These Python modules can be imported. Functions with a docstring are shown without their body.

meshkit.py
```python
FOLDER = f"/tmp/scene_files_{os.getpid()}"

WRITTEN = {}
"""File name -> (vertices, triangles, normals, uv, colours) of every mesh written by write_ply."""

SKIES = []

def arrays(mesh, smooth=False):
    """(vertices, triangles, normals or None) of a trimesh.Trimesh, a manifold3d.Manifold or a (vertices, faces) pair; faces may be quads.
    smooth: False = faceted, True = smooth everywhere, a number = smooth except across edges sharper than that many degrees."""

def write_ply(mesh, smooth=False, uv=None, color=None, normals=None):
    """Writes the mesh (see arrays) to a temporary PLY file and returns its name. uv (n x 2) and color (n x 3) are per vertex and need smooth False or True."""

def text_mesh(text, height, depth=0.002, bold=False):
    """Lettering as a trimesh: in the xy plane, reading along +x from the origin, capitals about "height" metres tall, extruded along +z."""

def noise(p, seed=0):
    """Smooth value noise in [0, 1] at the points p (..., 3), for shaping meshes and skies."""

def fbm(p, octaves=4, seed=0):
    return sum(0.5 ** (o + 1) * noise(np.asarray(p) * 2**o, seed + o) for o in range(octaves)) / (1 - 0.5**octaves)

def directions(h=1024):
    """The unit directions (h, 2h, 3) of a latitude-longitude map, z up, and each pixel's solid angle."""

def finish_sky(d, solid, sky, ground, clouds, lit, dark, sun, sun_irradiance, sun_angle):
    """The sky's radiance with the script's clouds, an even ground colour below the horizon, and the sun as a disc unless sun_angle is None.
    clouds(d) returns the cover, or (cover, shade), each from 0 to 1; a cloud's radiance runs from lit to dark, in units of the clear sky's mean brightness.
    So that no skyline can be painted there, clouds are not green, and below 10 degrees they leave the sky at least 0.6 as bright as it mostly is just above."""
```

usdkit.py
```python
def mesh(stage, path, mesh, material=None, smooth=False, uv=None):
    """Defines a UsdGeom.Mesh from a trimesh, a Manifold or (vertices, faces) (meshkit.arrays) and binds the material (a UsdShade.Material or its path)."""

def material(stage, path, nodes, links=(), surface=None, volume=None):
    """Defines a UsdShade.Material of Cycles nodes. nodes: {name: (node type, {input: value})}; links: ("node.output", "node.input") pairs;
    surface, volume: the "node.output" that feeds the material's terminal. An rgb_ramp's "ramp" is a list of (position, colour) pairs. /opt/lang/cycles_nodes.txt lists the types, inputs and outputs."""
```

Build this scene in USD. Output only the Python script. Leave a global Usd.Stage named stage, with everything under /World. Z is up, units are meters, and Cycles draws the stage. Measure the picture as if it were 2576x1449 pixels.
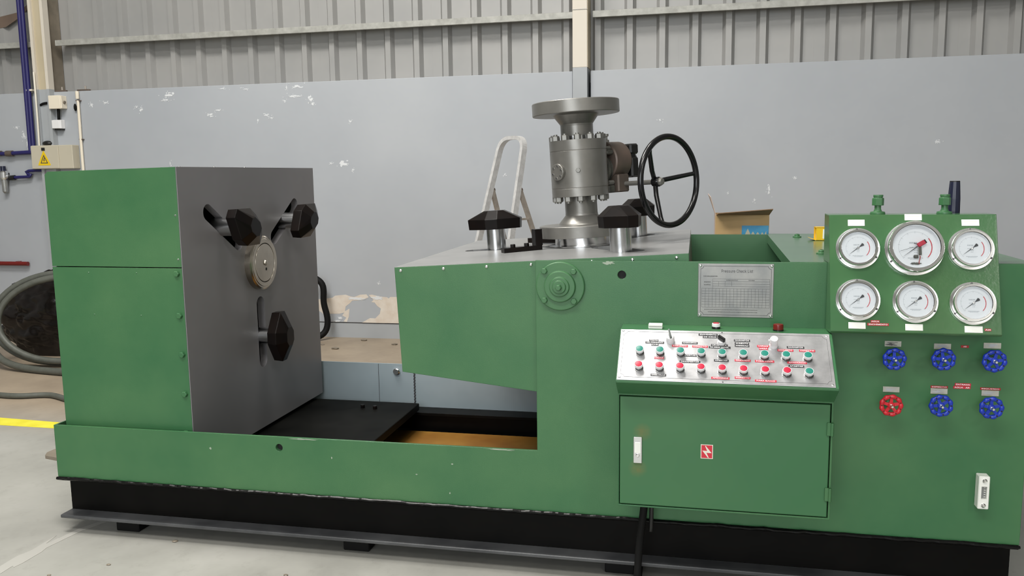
import math, random
import numpy as np, trimesh, usdkit, meshkit
import manifold3d as m3
from shapely.geometry import Polygon, Point, box as sbox, LineString
from shapely.ops import unary_union
from pxr import Usd, UsdGeom, UsdLux, Gf, Sdf

random.seed(7); RNG = np.random.default_rng(7)
stage = Usd.Stage.CreateInMemory()
UsdGeom.SetStageUpAxis(stage, UsdGeom.Tokens.z); UsdGeom.SetStageMetersPerUnit(stage, 1.0)
UsdGeom.Xform.Define(stage, '/World'); UsdGeom.Scope.Define(stage, '/World/Looks')

# ------------------------------------------------------------------ camera, light, exposure
YAW, PITCH, ROLL = math.radians(12.3111), math.radians(7.6905), math.radians(-0.8075)
EYE = np.array([2.20167, -2.47240, 1.25]); FPX = 2120.0
_f = np.array([-math.sin(YAW), math.cos(YAW), 0]); _r = np.array([math.cos(YAW), math.sin(YAW), 0]); _u = np.array([0, 0, 1.])
fwd = _f*math.cos(PITCH) - _u*math.sin(PITCH); up0 = _u*math.cos(PITCH) + _f*math.sin(PITCH)
right = _r*math.cos(ROLL) + up0*math.sin(ROLL); up = up0*math.cos(ROLL) - _r*math.sin(ROLL)
cam = UsdGeom.Camera.Define(stage, '/World/camera')
cam.AddTransformOp().Set(Gf.Matrix4d(*right, 0, *up, 0, *(-fwd), 0, *EYE, 1))
cam.CreateHorizontalApertureAttr(36.0); cam.CreateVerticalApertureAttr(36.0*1449/2576)
cam.CreateFocalLengthAttr(36.0*FPX/2576); cam.CreateClippingRangeAttr(Gf.Vec2f(0.05, 100))
cam.CreateExposureAttr(1.22)

def rect(name, pos, target, w, h, power, col=(1, 0.97, 0.92)):
    l = UsdLux.RectLight.Define(stage, '/World/' + name)
    z = np.array(pos, float) - np.array(target, float); z /= np.linalg.norm(z)
    x = np.cross([0, 1, 0.001], z); x /= np.linalg.norm(x); y = np.cross(z, x)
    l.AddTransformOp().Set(Gf.Matrix4d(*x, 0, *y, 0, *z, 0, *pos, 1))
    l.CreateWidthAttr(w); l.CreateHeightAttr(h); l.CreateIntensityAttr(power); l.CreateColorAttr(Gf.Vec3f(*col)); l.CreateNormalizeAttr(False)
rect('roof_light', (-0.7, -0.3, 5.6), (-0.7, -0.3, 0), 2.4, 1.2, 13.5)
rect('roof_light_001', (1.0, -3.6, 5.6), (1.0, -3.6, 0), 4.0, 1.2, 6.5)
rect('roof_light_002', (7.0, -7.4, 5.6), (7.0, -7.4, 0), 1.2, 1.6, 14.0)
rect('roof_light_003', (1.1, 0.7, 5.6), (1.1, 0.7, 0), 1.1, 1.2, 9.0)
rect('door_daylight', (1.0, -8.9, 2.6), (1.0, 0, 1.6), 4.5, 3.4, 2.6, (0.93, 0.97, 1.0))

# ------------------------------------------------------------------ helpers
TAKEN = {}
INV = {}
def path_for(parent, name):
    base = str(parent.GetPath()) if parent else '/World'
    k = (base, name); n = TAKEN.get(k, 0); TAKEN[k] = n + 1
    return f'{base}/{name}' + (f'_{n:03d}' if n else '')
def tag(p, label=None, cat=None, group=None, kind=None):
    p = p.GetPrim() if hasattr(p, 'GetPrim') else p
    for k, v in (('label', label), ('category', cat), ('group', group), ('kind', kind)):
        if v: p.SetCustomDataByKey(k, v)
    return p
def mat4(o, x=(1,0,0), y=(0,1,0), z=(0,0,1)):
    m = np.eye(4); m[:3, 0] = x; m[:3, 1] = y; m[:3, 2] = z; m[:3, 3] = o; return m
def thing(name, label, cat, loc=(0, 0, 0), M=None, group=None, kind=None):
    M = mat4(loc) if M is None else M
    x = UsdGeom.Xform.Define(stage, path_for(None, name)); x.AddTransformOp().Set(Gf.Matrix4d(M.T.tolist()))
    p = tag(x, label, cat, group, kind); INV[str(p.GetPath())] = np.linalg.inv(M); return p
def dup(src, M, label):
    was = src.GetCustomData()
    x = UsdGeom.Xform.Define(stage, path_for(None, src.GetName()))
    x.GetPrim().GetReferences().AddInternalReference(src.GetPath())
    x.ClearXformOpOrder(); x.AddTransformOp().Set(Gf.Matrix4d(M.T.tolist()))
    tag(x, label, was['category'], was.get('group')); x.GetPrim().SetInstanceable(True)
    return x.GetPrim()
def tm(mesh):
    if hasattr(mesh, 'to_mesh'):
        k = mesh.to_mesh(); return trimesh.Trimesh(k.vert_properties[:, :3], k.tri_verts, process=False)
    if isinstance(mesh, (list, tuple)): return trimesh.util.concatenate([tm(q) for q in mesh])
    return mesh
def obj(name, mesh, material, parent=None, label=None, smooth=False, local=False, kind=None, uv=None):
    t = tm(mesh).copy()
    if parent is not None and not local:
        root = '/'.join(str(parent.GetPath()).split('/')[:3])
        t.apply_transform(INV[root])
    g = usdkit.mesh(stage, path_for(parent, name), t, material, smooth)
    return tag(g, label, None, None, kind)
def T(mesh, M): t = tm(mesh).copy(); t.apply_transform(M); return t
def box(x0, x1, y0, y1, z0, z1):
    b = trimesh.creation.box((x1-x0, y1-y0, z1-z0)); b.apply_translation(((x0+x1)/2, (y0+y1)/2, (z0+z1)/2)); return b
def cbox(x0, x1, y0, y1, z0, z1, c=0.003):
    p = []
    for sx in (0, 1):
        for sy in (0, 1):
            for sz in (0, 1):
                X, Y, Z = (x1, x0)[sx == 0], (y1, y0)[sy == 0], (z1, z0)[sz == 0]
                ix, iy, iz = (c, -c)[sx], (c, -c)[sy], (c, -c)[sz]
                p += [(X, Y+iy, Z+iz), (X+ix, Y, Z+iz), (X+ix, Y+iy, Z)]
    return trimesh.convex.convex_hull(np.array(p))
def hull(pts): return trimesh.convex.convex_hull(np.array(pts, float))
def frame(z, x=None):
    z = np.array(z, float); z /= np.linalg.norm(z)
    x = np.array(x if x is not None else ((1, 0, 0) if abs(z[0]) < 0.9 else (0, 1, 0)), float)
    x = x - z*(x@z); x /= np.linalg.norm(x); return x, np.cross(z, x), z
def cyl(p0, p1, r, r2=None, n=24):
    p0, p1 = np.array(p0, float), np.array(p1, float); x, y, z = frame(p1-p0); L = np.linalg.norm(p1-p0)
    return T(lathe([(r, 0), (r if r2 is None else r2, L)], n), mat4(p0, x, y, z))
def lathe(prof, n=32):
    prof = [(0, prof[0][1])]*(prof[0][0] > 0) + list(prof) + [(0, prof[-1][1])]*(prof[-1][0] > 0)
    return trimesh.creation.revolve(np.array(prof, float), sections=n)
def tube(pts, r, n=10, closed=False):
    pts = np.array(pts, float); k = len(pts)
    tan = np.gradient(pts, axis=0) if not closed else np.roll(pts, -1, 0) - np.roll(pts, 1, 0)
    tan /= np.linalg.norm(tan, axis=1)[:, None]
    x = frame(tan[0])[0]; V = []
    rr = np.broadcast_to(r, (k,))
    for i in range(k):
        x = x - tan[i]*(x@tan[i]); x /= np.linalg.norm(x); y = np.cross(tan[i], x)
        a = np.arange(n)*2*np.pi/n
        V.append(pts[i] + rr[i]*(np.cos(a)[:, None]*x + np.sin(a)[:, None]*y))
    V = np.vstack(V); F = []
    for i in range(k if closed else k-1):
        j = (i+1) % k
        for s in range(n):
            q = (s+1) % n; F += [(i*n+s, i*n+q, j*n+q), (i*n+s, j*n+q, j*n+s)]
    if not closed:
        c0, c1 = len(V), len(V)+1; V = np.vstack([V, pts[:1], pts[-1:]])
        for s in range(n):
            q = (s+1) % n; F += [(c0, q, s), (c1, (k-1)*n+s, (k-1)*n+q)]
    return trimesh.Trimesh(V, F, process=False)
def spline(pts, m=60):
    from scipy.interpolate import CubicSpline
    pts = np.array(pts, float); t = np.r_[0, np.cumsum(np.linalg.norm(np.diff(pts, axis=0), axis=1))]
    return CubicSpline(t, pts)(np.linspace(0, t[-1], m))
def extr(poly, h0, h1, M=None):
    polys = getattr(poly, 'geoms', [poly]); out = []
    for g in polys:
        if g.area < 1e-9: continue
        e = trimesh.creation.extrude_polygon(g, h1-h0, engine='earcut'); e.apply_translation((0, 0, h0)); out.append(e)
    e = trimesh.util.concatenate(out)
    return e if M is None else T(e, M)
def XZ(y=0): return mat4((0, y, 0), (1, 0, 0), (0, 0, 1), (0, -1, 0))       # polygon (x, z), extruded toward the viewer (-y)
def YZ(x=0): return mat4((x, 0, 0), (0, 1, 0), (0, 0, 1), (1, 0, 0))        # polygon (y, z), extruded along +x
def XY(z=0): return mat4((0, 0, z))
def man(t):
    t = tm(t).copy(); t.merge_vertices()
    return m3.Manifold(m3.Mesh(np.asarray(t.vertices, np.float32), np.asarray(t.faces, np.uint32)))
def diff(a, *bs):
    m = man(a)
    for b in bs: m = m - man(b)
    return tm(m)
def hexhead(r, h, c=0.15, n=6):
    a = np.arange(n)*2*np.pi/n
    p = [(r*np.cos(t), r*np.sin(t), z) for t in a for z in (0, h*(1-c))] + [(r*.88*np.cos(t), r*.88*np.sin(t), h) for t in a]
    return hull(p)
def at(p, z, x=None): return mat4(p, *frame(z, x))
def ring_poly(r1, r0, n=48): return Point(0, 0).buffer(r1, n//4).difference(Point(0, 0).buffer(r0, n//4))
def arc_poly(r0, r1, a0, a1, n=40):
    t = np.radians(np.linspace(a0, a1, n))
    return Polygon(list(zip(r1*np.cos(t), r1*np.sin(t))) + list(zip(r0*np.cos(t[::-1]), r0*np.sin(t[::-1]))))
_TXT = {}
def text(s, w, h, d=0.0004, bold=False):
    k = (s, bold)
    if k not in _TXT: _TXT[k] = meshkit.text_mesh(s, 1.0, 1.0, bold)
    t = _TXT[k].copy(); b = t.bounds; t.apply_translation(-(b[0]+b[1])/2*[1, 1, 0] - [0, 0, b[0][2]])
    t.apply_scale((w/(b[1][0]-b[0][0]), h/(b[1][1]-b[0][1]), d/(b[1][2]-b[0][2]))); return t
def blob_poly(cx, cz, w, h, seed, rough=0.35, n=26):
    rg = np.random.default_rng(seed); a = np.linspace(0, 2*np.pi, n, endpoint=False)
    r = 1 + rough*(rg.random(n)-0.5)*2 + 0.25*np.sin(2*a + seed) * rough
    return Polygon([(cx + w/2*ri*math.cos(t), cz + h/2*ri*math.sin(t)) for ri, t in zip(r, a)]).buffer(0)

# ------------------------------------------------------------------ materials
def lin(r, g, b):
    c = np.array([r, g, b])/255.0; return tuple(np.where(c < .04045, c/12.92, ((c+.055)/1.055)**2.4))
def M(name): return '/World/Looks/' + name
def paint(name, col, rough=0.45, metal=0.0, var=0.12, scale=3.0, col2=None, bump=0.0, bscale=300, rvar=0.0, bevel=0.0, coat=0.0, spec=0.5, stretch=None, detail=4):
    c = np.array(col); c2 = np.array(col2) if col2 is not None else c*(1+var)
    c1 = c*(1-var) if col2 is None else c
    nodes = {'geo': ('geometry', {}), 'n': ('noise_texture', {'scale': scale, 'detail': detail, 'roughness': 0.55}),
             'r': ('rgb_ramp', {'ramp': [(0.3, tuple(c1)), (0.7, tuple(c2))]}),
             'p': ('principled_bsdf', {'roughness': rough, 'metallic': metal, 'coat_weight': coat, 'specular_ior_level': spec})}
    links = [('n.fac', 'r.fac'), ('r.color', 'p.base_color')]
    if stretch:
        nodes['m'] = ('mapping', {'scale': stretch}); links += [('geo.position', 'm.vector'), ('m.vector', 'n.vector')]
    else: links += [('geo.position', 'n.vector')]
    if rvar:
        nodes['rr'] = ('map_range', {'from_min': 0.3, 'from_max': 0.7, 'to_min': rough-rvar, 'to_max': rough+rvar}); links += [('n.fac', 'rr.value'), ('rr.result', 'p.roughness')]
    last = None
    if bevel:
        nodes['bv'] = ('bevel', {'radius': bevel, 'samples': 4}); last = 'bv.bevel'
    if bump:
        nodes['bn'] = ('noise_texture', {'scale': bscale, 'detail': 2}); nodes['b'] = ('bump', {'strength': bump, 'distance': 0.002})
        links += [('geo.position', 'bn.vector'), ('bn.fac', 'b.height')]
        if last: links.append((last, 'b.normal'))
        last = 'b.normal'
    if last: links.append((last, 'p.normal'))
    return usdkit.material(stage, M(name), nodes, links, 'p.BSDF')
G1 = (0.041, 0.149, 0.060); G2 = (0.062, 0.172, 0.069)
paint('green_paint', (0.037, 0.141, 0.057), 0.38, col2=(0.067, 0.180, 0.072), scale=2.6, bevel=0.003, bump=0.06, bscale=260, rvar=0.05)
paint('green_gloss', (0.050, 0.140, 0.058), 0.16, col2=(0.068, 0.162, 0.064), scale=5, bevel=0.004, bump=0.10, bscale=90)
paint('green_pit', (0.052, 0.138, 0.066), 0.22, col2=(0.076, 0.165, 0.086), scale=3, bump=0.03, bscale=60)
paint('grey_face', (0.205, 0.200, 0.208), 0.42, col2=(0.255, 0.245, 0.255), scale=2.5, metal=0.1)
paint('table_grey', (0.22, 0.222, 0.222), 0.33, col2=(0.27, 0.27, 0.267), scale=6, bevel=0.0015)
paint('bare_brown', (0.20, 0.17, 0.13), 0.5, var=0.2, scale=8)
paint('blue_grey', (0.27, 0.33, 0.36), 0.45, col2=(0.32, 0.38, 0.41), scale=4)
paint('black_paint', (0.0025, 0.0026, 0.0024), 0.45, col2=(0.005, 0.0045, 0.004), scale=9, bevel=0.003, bump=0.12, bscale=40, spec=0.10)
paint('bead_black', (0.004, 0.004, 0.004), 0.30, spec=0.22)
paint('flange_black', (0.042, 0.044, 0.048), 0.32, col2=(0.088, 0.091, 0.095), scale=7, bevel=0.002, spec=0.5)
paint('black_oxide', (0.006, 0.005, 0.005), 0.27, col2=(0.009, 0.006, 0.005), scale=12, bevel=0.004, spec=0.16)
paint('deck_black', (0.003, 0.0032, 0.003), 0.55, col2=(0.009, 0.009, 0.008), scale=6, spec=0.08)
paint('dark_inside', (0.012, 0.012, 0.012), 0.7)
paint('rusty_tray', (0.20, 0.080, 0.014), 0.45, col2=(0.36, 0.20, 0.035), scale=3)
paint('rubber', (0.006, 0.006, 0.006), 0.6, spec=0.15)
paint('post_steel', (0.62, 0.63, 0.64), 0.22, 1.0, var=0.10, scale=20, stretch=(1, 1, 0.05))
paint('head_post_steel', (0.62, 0.63, 0.64), 0.24, 1.0, var=0.10, scale=20, stretch=(0.05, 1, 1))
paint('disc_steel', (0.50, 0.45, 0.38), 0.28, 1.0, var=0.15, scale=9)
paint('ring_steel', (0.66, 0.66, 0.66), 0.2, 1.0, var=0.08, scale=15)
paint('valve_grey', (0.225, 0.218, 0.200), 0.36, 0.6, col2=(0.27, 0.262, 0.244), scale=14, bevel=0.002)
paint('valve_bolt', (0.27, 0.265, 0.245), 0.4, 0.5)
paint('gear_brown', (0.11, 0.092, 0.078), 0.45, 0.3, col2=(0.19, 0.14, 0.115), scale=9)
paint('gear_dark', (0.05, 0.05, 0.045), 0.5, 0.2, col2=(0.13, 0.13, 0.11), scale=18)
paint('wheel_black', (0.008, 0.008, 0.009), 0.18)
paint('panel_steel', (0.46, 0.46, 0.475), 0.34, 0.7, col2=(0.55, 0.55, 0.56), scale=14, rvar=0.06)
paint('collar_steel', (0.20, 0.20, 0.20), 0.3, 0.9)
paint('engrave', (0.10, 0.10, 0.10), 0.5)
paint('plate_steel', (0.25, 0.26, 0.26), 0.36, 0.5, col2=(0.36, 0.36, 0.345), scale=16)
paint('chrome', (0.95, 0.95, 0.95), 0.13, 1.0, var=0.02)
paint('satin_chrome', (0.78, 0.78, 0.78), 0.25, 1.0, var=0.04)
paint('white_plastic', (0.80, 0.80, 0.81), 0.35, var=0.01)
paint('dial_white', (0.80, 0.81, 0.84), 0.5, var=0.01)
paint('label_white', (0.86, 0.87, 0.82), 0.4, var=0.01)
paint('print_grey', (0.45, 0.47, 0.50), 0.6)
paint('print_dark', (0.05, 0.05, 0.055), 0.6)
paint('button_green', (0.020, 0.22, 0.17), 0.30, var=0.03)
paint('button_red', (0.52, 0.02, 0.055), 0.30, var=0.03)
paint('lamp_red', (0.16, 0.012, 0.010), 0.25, var=0.03)
paint('lever_grey', (0.16, 0.18, 0.17), 0.4)
paint('black_plastic', (0.012, 0.012, 0.012), 0.3)
paint('tape_black', (0.028, 0.028, 0.030), 0.35, var=0.05)
paint('tape_red', (0.56, 0.035, 0.060), 0.35, var=0.05)
paint('tape_red_dark', (0.42, 0.02, 0.025), 0.35, var=0.05)
paint('tape_text', (0.84, 0.83, 0.83), 0.5, var=0.01)
paint('wheel_blue', (0.012, 0.040, 0.42), 0.26, var=0.12, scale=30)
paint('wheel_red', (0.56, 0.018, 0.030), 0.30, var=0.10, scale=30)
paint('navy', (0.010, 0.013, 0.035), 0.35)
paint('pipe_blue', (0.020, 0.018, 0.110), 0.35, var=0.1)
paint('cream', (0.80, 0.73, 0.60), 0.5, var=0.04)
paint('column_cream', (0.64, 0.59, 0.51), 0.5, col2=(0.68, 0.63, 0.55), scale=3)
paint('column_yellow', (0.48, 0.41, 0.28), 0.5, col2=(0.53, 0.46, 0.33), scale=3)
paint('column_grey', (0.37, 0.39, 0.41), 0.5, var=0.05)
paint('enclosure', (0.52, 0.48, 0.38), 0.5, var=0.05)
paint('sign_yellow', (0.80, 0.55, 0.01), 0.4, var=0.02)
paint('sign_red', (0.62, 0.03, 0.05), 0.4, var=0.02)
paint('sign_cream', (0.80, 0.76, 0.66), 0.4, var=0.02)
paint('galvanised', (0.31, 0.31, 0.285), 0.5, 0.1, col2=(0.44, 0.44, 0.41), scale=22, bump=0.5, bscale=30)
paint('cladding', (0.315, 0.315, 0.31), 0.48, 0.15, col2=(0.36, 0.355, 0.345), scale=2.2)
paint('scuff', (0.34, 0.40, 0.32), 0.6)
paint('roof_white', (0.62, 0.62, 0.60), 0.6)
paint('plaster', (0.62, 0.53, 0.44), 0.8, col2=(0.72, 0.67, 0.60), scale=12)
paint('chip_white', (0.68, 0.70, 0.72), 0.7, var=0.03)
paint('hose_green', (0.070, 0.075, 0.062), 0.5, col2=(0.10, 0.105, 0.09), scale=20)
paint('bag_black', (0.004, 0.0035, 0.003), 0.2, col2=(0.012, 0.009, 0.008), scale=12, spec=0.35)
paint('bag_brown', (0.085, 0.058, 0.042), 0.5)
paint('cardboard', (0.47, 0.31, 0.14), 0.7, col2=(0.52, 0.35, 0.17), scale=8)
paint('cardboard_dark', (0.28, 0.17, 0.10), 0.7)
paint('cardboard_pale', (0.50, 0.40, 0.34), 0.7)
paint('label_blue', (0.02, 0.25, 0.50), 0.3, col2=(0.05, 0.33, 0.55), scale=25)
paint('label_sand', (0.50, 0.48, 0.36), 0.5)
paint('carton_yellow', (0.85, 0.52, 0.01), 0.4, var=0.03)
paint('line_yellow', (0.66, 0.58, 0.02), 0.5, col2=(0.78, 0.72, 0.06), scale=10)
paint('alu', (0.70, 0.695, 0.69), 0.33, 0.35, var=0.14, scale=30)
paint('alu_worn', (0.36, 0.32, 0.28), 0.45, 0.2, var=0.2, scale=20)
paint('rust_stain', (0.14, 0.10, 0.075), 0.8, var=0.2)
paint('tag_steel', (0.46, 0.46, 0.40), 0.4, 0.3, col2=(0.58, 0.58, 0.52), scale=60)
paint('wire_red', (0.35, 0.02, 0.02), 0.4)
usdkit.material(stage, M('gauge_glass'), {'t': ('transparent_bsdf', {'color': (0.97, 0.98, 0.98)}), 'g': ('glossy_bsdf', {'roughness': 0.03, 'color': (1, 1, 1)}),
    'f': ('fresnel', {'IOR': 1.45}), 'mx': ('mix_closure', {})}, [('f.fac', 'mx.fac'), ('t.BSDF', 'mx.closure1'), ('g.BSDF', 'mx.closure2')], 'mx.closure')
# wall paint: grey-blue with faint stains; floor: pale concrete near, dusty beige behind the machine
usdkit.material(stage, M('wall_paint'), {'geo': ('geometry', {}), 'n': ('noise_texture', {'scale': 0.9, 'detail': 6, 'roughness': 0.6}),
    'r': ('rgb_ramp', {'ramp': [(0.3, (0.372, 0.395, 0.428)), (0.7, (0.425, 0.446, 0.474))]}), 'p': ('principled_bsdf', {'roughness': 0.55}),
    'bn': ('noise_texture', {'scale': 25, 'detail': 4}), 'b': ('bump', {'strength': 0.12, 'distance': 0.004})},
    [('geo.position', 'n.vector'), ('n.fac', 'r.fac'), ('r.color', 'p.base_color'), ('geo.position', 'bn.vector'), ('bn.fac', 'b.height'), ('b.normal', 'p.normal')], 'p.BSDF')
usdkit.material(stage, M('concrete_floor'), {'geo': ('geometry', {}), 'sep': ('separate_xyz', {}),
    'n': ('noise_texture', {'scale': 2.2, 'detail': 8, 'roughness': 0.62}), 'n2': ('noise_texture', {'scale': 14, 'detail': 5, 'roughness': 0.7}),
    'r': ('rgb_ramp', {'ramp': [(0.25, (0.225, 0.223, 0.203)), (0.5, (0.305, 0.302, 0.276)), (0.75, (0.365, 0.360, 0.333))]}),
    'r2': ('rgb_ramp', {'ramp': [(0.3, (0.265, 0.213, 0.158)), (0.7, (0.375, 0.305, 0.226))]}),
    'mr': ('map_range', {'from_min': 0.95, 'from_max': 1.5, 'to_min': 0.0, 'to_max': 1.0, 'clamp': True}),
    'mx': ('mix', {'mix_type': 'mix'}), 's': ('rgb_ramp', {'ramp': [(0.30, (0.90, 0.90, 0.89)), (0.45, (1, 1, 1)), (0.72, (1, 1, 1)), (0.78, (1.06, 1.06, 1.06))]}),
    'ml': ('mix', {'mix_type': 'multiply', 'fac': 1.0}), 'p': ('principled_bsdf', {'roughness': 0.5}),
    'b': ('bump', {'strength': 0.1, 'distance': 0.003})},
    [('geo.position', 'n.vector'), ('geo.position', 'n2.vector'), ('geo.position', 'sep.vector'), ('sep.y', 'mr.value'), ('n.fac', 'r.fac'), ('n.fac', 'r2.fac'),
     ('mr.result', 'mx.fac'), ('r.color', 'mx.color1'), ('r2.color', 'mx.color2'), ('n2.fac', 's.fac'), ('mx.color', 'ml.color1'), ('s.color', 'ml.color2'),
     ('ml.color', 'p.base_color'), ('n2.fac', 'b.height'), ('b.normal', 'p.normal')], 'p.BSDF')
# cabinet door: green with small rust bleeding round its lock
usdkit.material(stage, M('green_door'), {'geo': ('geometry', {}), 'n': ('noise_texture', {'scale': 2.2, 'detail': 4}), 'r': ('rgb_ramp', {'ramp': [(0.3, G1), (0.7, G2)]}),
    'v1': ('vector_math', {'math_type': 'distance', 'vector2': (2.0535, -0.165, 0.424)}), 'v2': ('vector_math', {'math_type': 'distance', 'vector2': (2.066, -0.165, 0.530)}),
    'mn': ('math', {'math_type': 'minimum'}), 'mr': ('map_range', {'from_min': 0.004, 'from_max': 0.028, 'to_min': 0.62, 'to_max': 0.0, 'clamp': True}),
    'n2': ('noise_texture', {'scale': 90, 'detail': 3}), 'mu': ('math', {'math_type': 'multiply'}), 'mx': ('mix', {'mix_type': 'mix', 'color2': (0.26, 0.15, 0.035)}),
    'bv': ('bevel', {'radius': 0.003}), 'p': ('principled_bsdf', {'roughness': 0.38})},
    [('geo.position', 'n.vector'), ('n.fac', 'r.fac'), ('geo.position', 'v1.vector1'), ('geo.position', 'v2.vector1'), ('v1.value', 'mn.value1'), ('v2.value', 'mn.value2'),
     ('mn.value', 'mr.value'), ('geo.position', 'n2.vector'), ('mr.result', 'mu.value1'), ('n2.fac', 'mu.value2'), ('mu.value', 'mx.fac'), ('r.color', 'mx.color1'), ('mx.color', 'p.base_color'),
     ('bv.bevel', 'p.normal')], 'p.BSDF')

# ================================================================== the setting
floor = thing('floor', 'pale worn concrete workshop floor with a yellow floor line', 'floor', kind='structure')
obj('concrete_slab', box(-8, 9, -8, 3.9, -0.12, 0), M('concrete_floor'), floor)
ln = Polygon([(-6.5, 1.30), (-1.41, 1.212), (-0.2, 1.14), (-0.2, 1.09), (-1.3, 1.095), (-6.5, 1.16)])
obj('yellow_line', extr(ln, 0.0002, 0.0012), M('line_yellow'), floor, 'worn yellow painted floor line')
usdkit.material(stage, M('floor_repair'), {'p': ('principled_bsdf', {'base_color': (0.385, 0.378, 0.35), 'roughness': 0.55})}, [], 'p.BSDF')
rp = LineString([(-0.05, -0.55), (0.01, -0.25), (0.05, 0.03), (0.11, 0.16)]).buffer(0.013).union(blob_poly(0.02, -0.2, 0.05, 0.3, 5))
obj('repair_streak', extr(rp, 0.0002, 0.0008), M('floor_repair'), floor, 'pale filler streak')

for x, y, r in ((-.36, 3.17, .022), (-.27, 3.50, .02), (.02, 3.38, .018), (-.52, 3.30, .012), (.20, -.30, .005), (.34, -.20, .006), (.45, .0, .008), (.62, -.55, .006), (.95, -.16, .006)):
    p = trimesh.creation.icosphere(1, 1.0); p.vertices *= (.7 + .5*meshkit.noise(p.vertices*2 + x*9, 3))[:, None]
    obj('debris_crumb', T(p, mat4((x, y, r*.25)) @ np.diag([r*1.4, r, r*.4, 1])), M('bare_brown'), floor)
wall = thing('wall_back', 'grey painted concrete wall with ribbed metal cladding above', 'wall', kind='structure')
for x0, x1 in ((-8, -3.065), (-2.935, 1.338), (1.466, 9)):
    obj('concrete_panel', cbox(x0, x1, 3.593, 3.74, 0.120, 1.965, 0.004), M('wall_paint'), wall)
    obj('skirting', box(x0, x1, 3.600, 3.74, 0.0, 0.115), M('column_grey'), wall)
# ribbed sheets: four ribs each, ribs stand toward the room
PITCH_R, X0R = 0.2262, 1.278
def sheet(x0, n, ztop):
    pr = []
    for k in range(n):
        c = x0 + k*PITCH_R
        pr += [(c-0.113, 3.752), (c-0.042, 3.752), (c-0.020, 3.712), (c+0.020, 3.712), (c+0.042, 3.752)]
    pr.append((x0+(n-1)*PITCH_R+0.1131, 3.752))
    pts = np.array(pr); poly = Polygon(np.vstack([pts, (pts+[0, 0.004])[::-1]]))
    return extr(poly, 1.90, ztop)
k = -40
while X0R + k*PITCH_R < 8.8:
    obj('cladding_sheet', sheet(X0R + k*PITCH_R, 4, 6.3), M('cladding'), wall); k += 4
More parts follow.
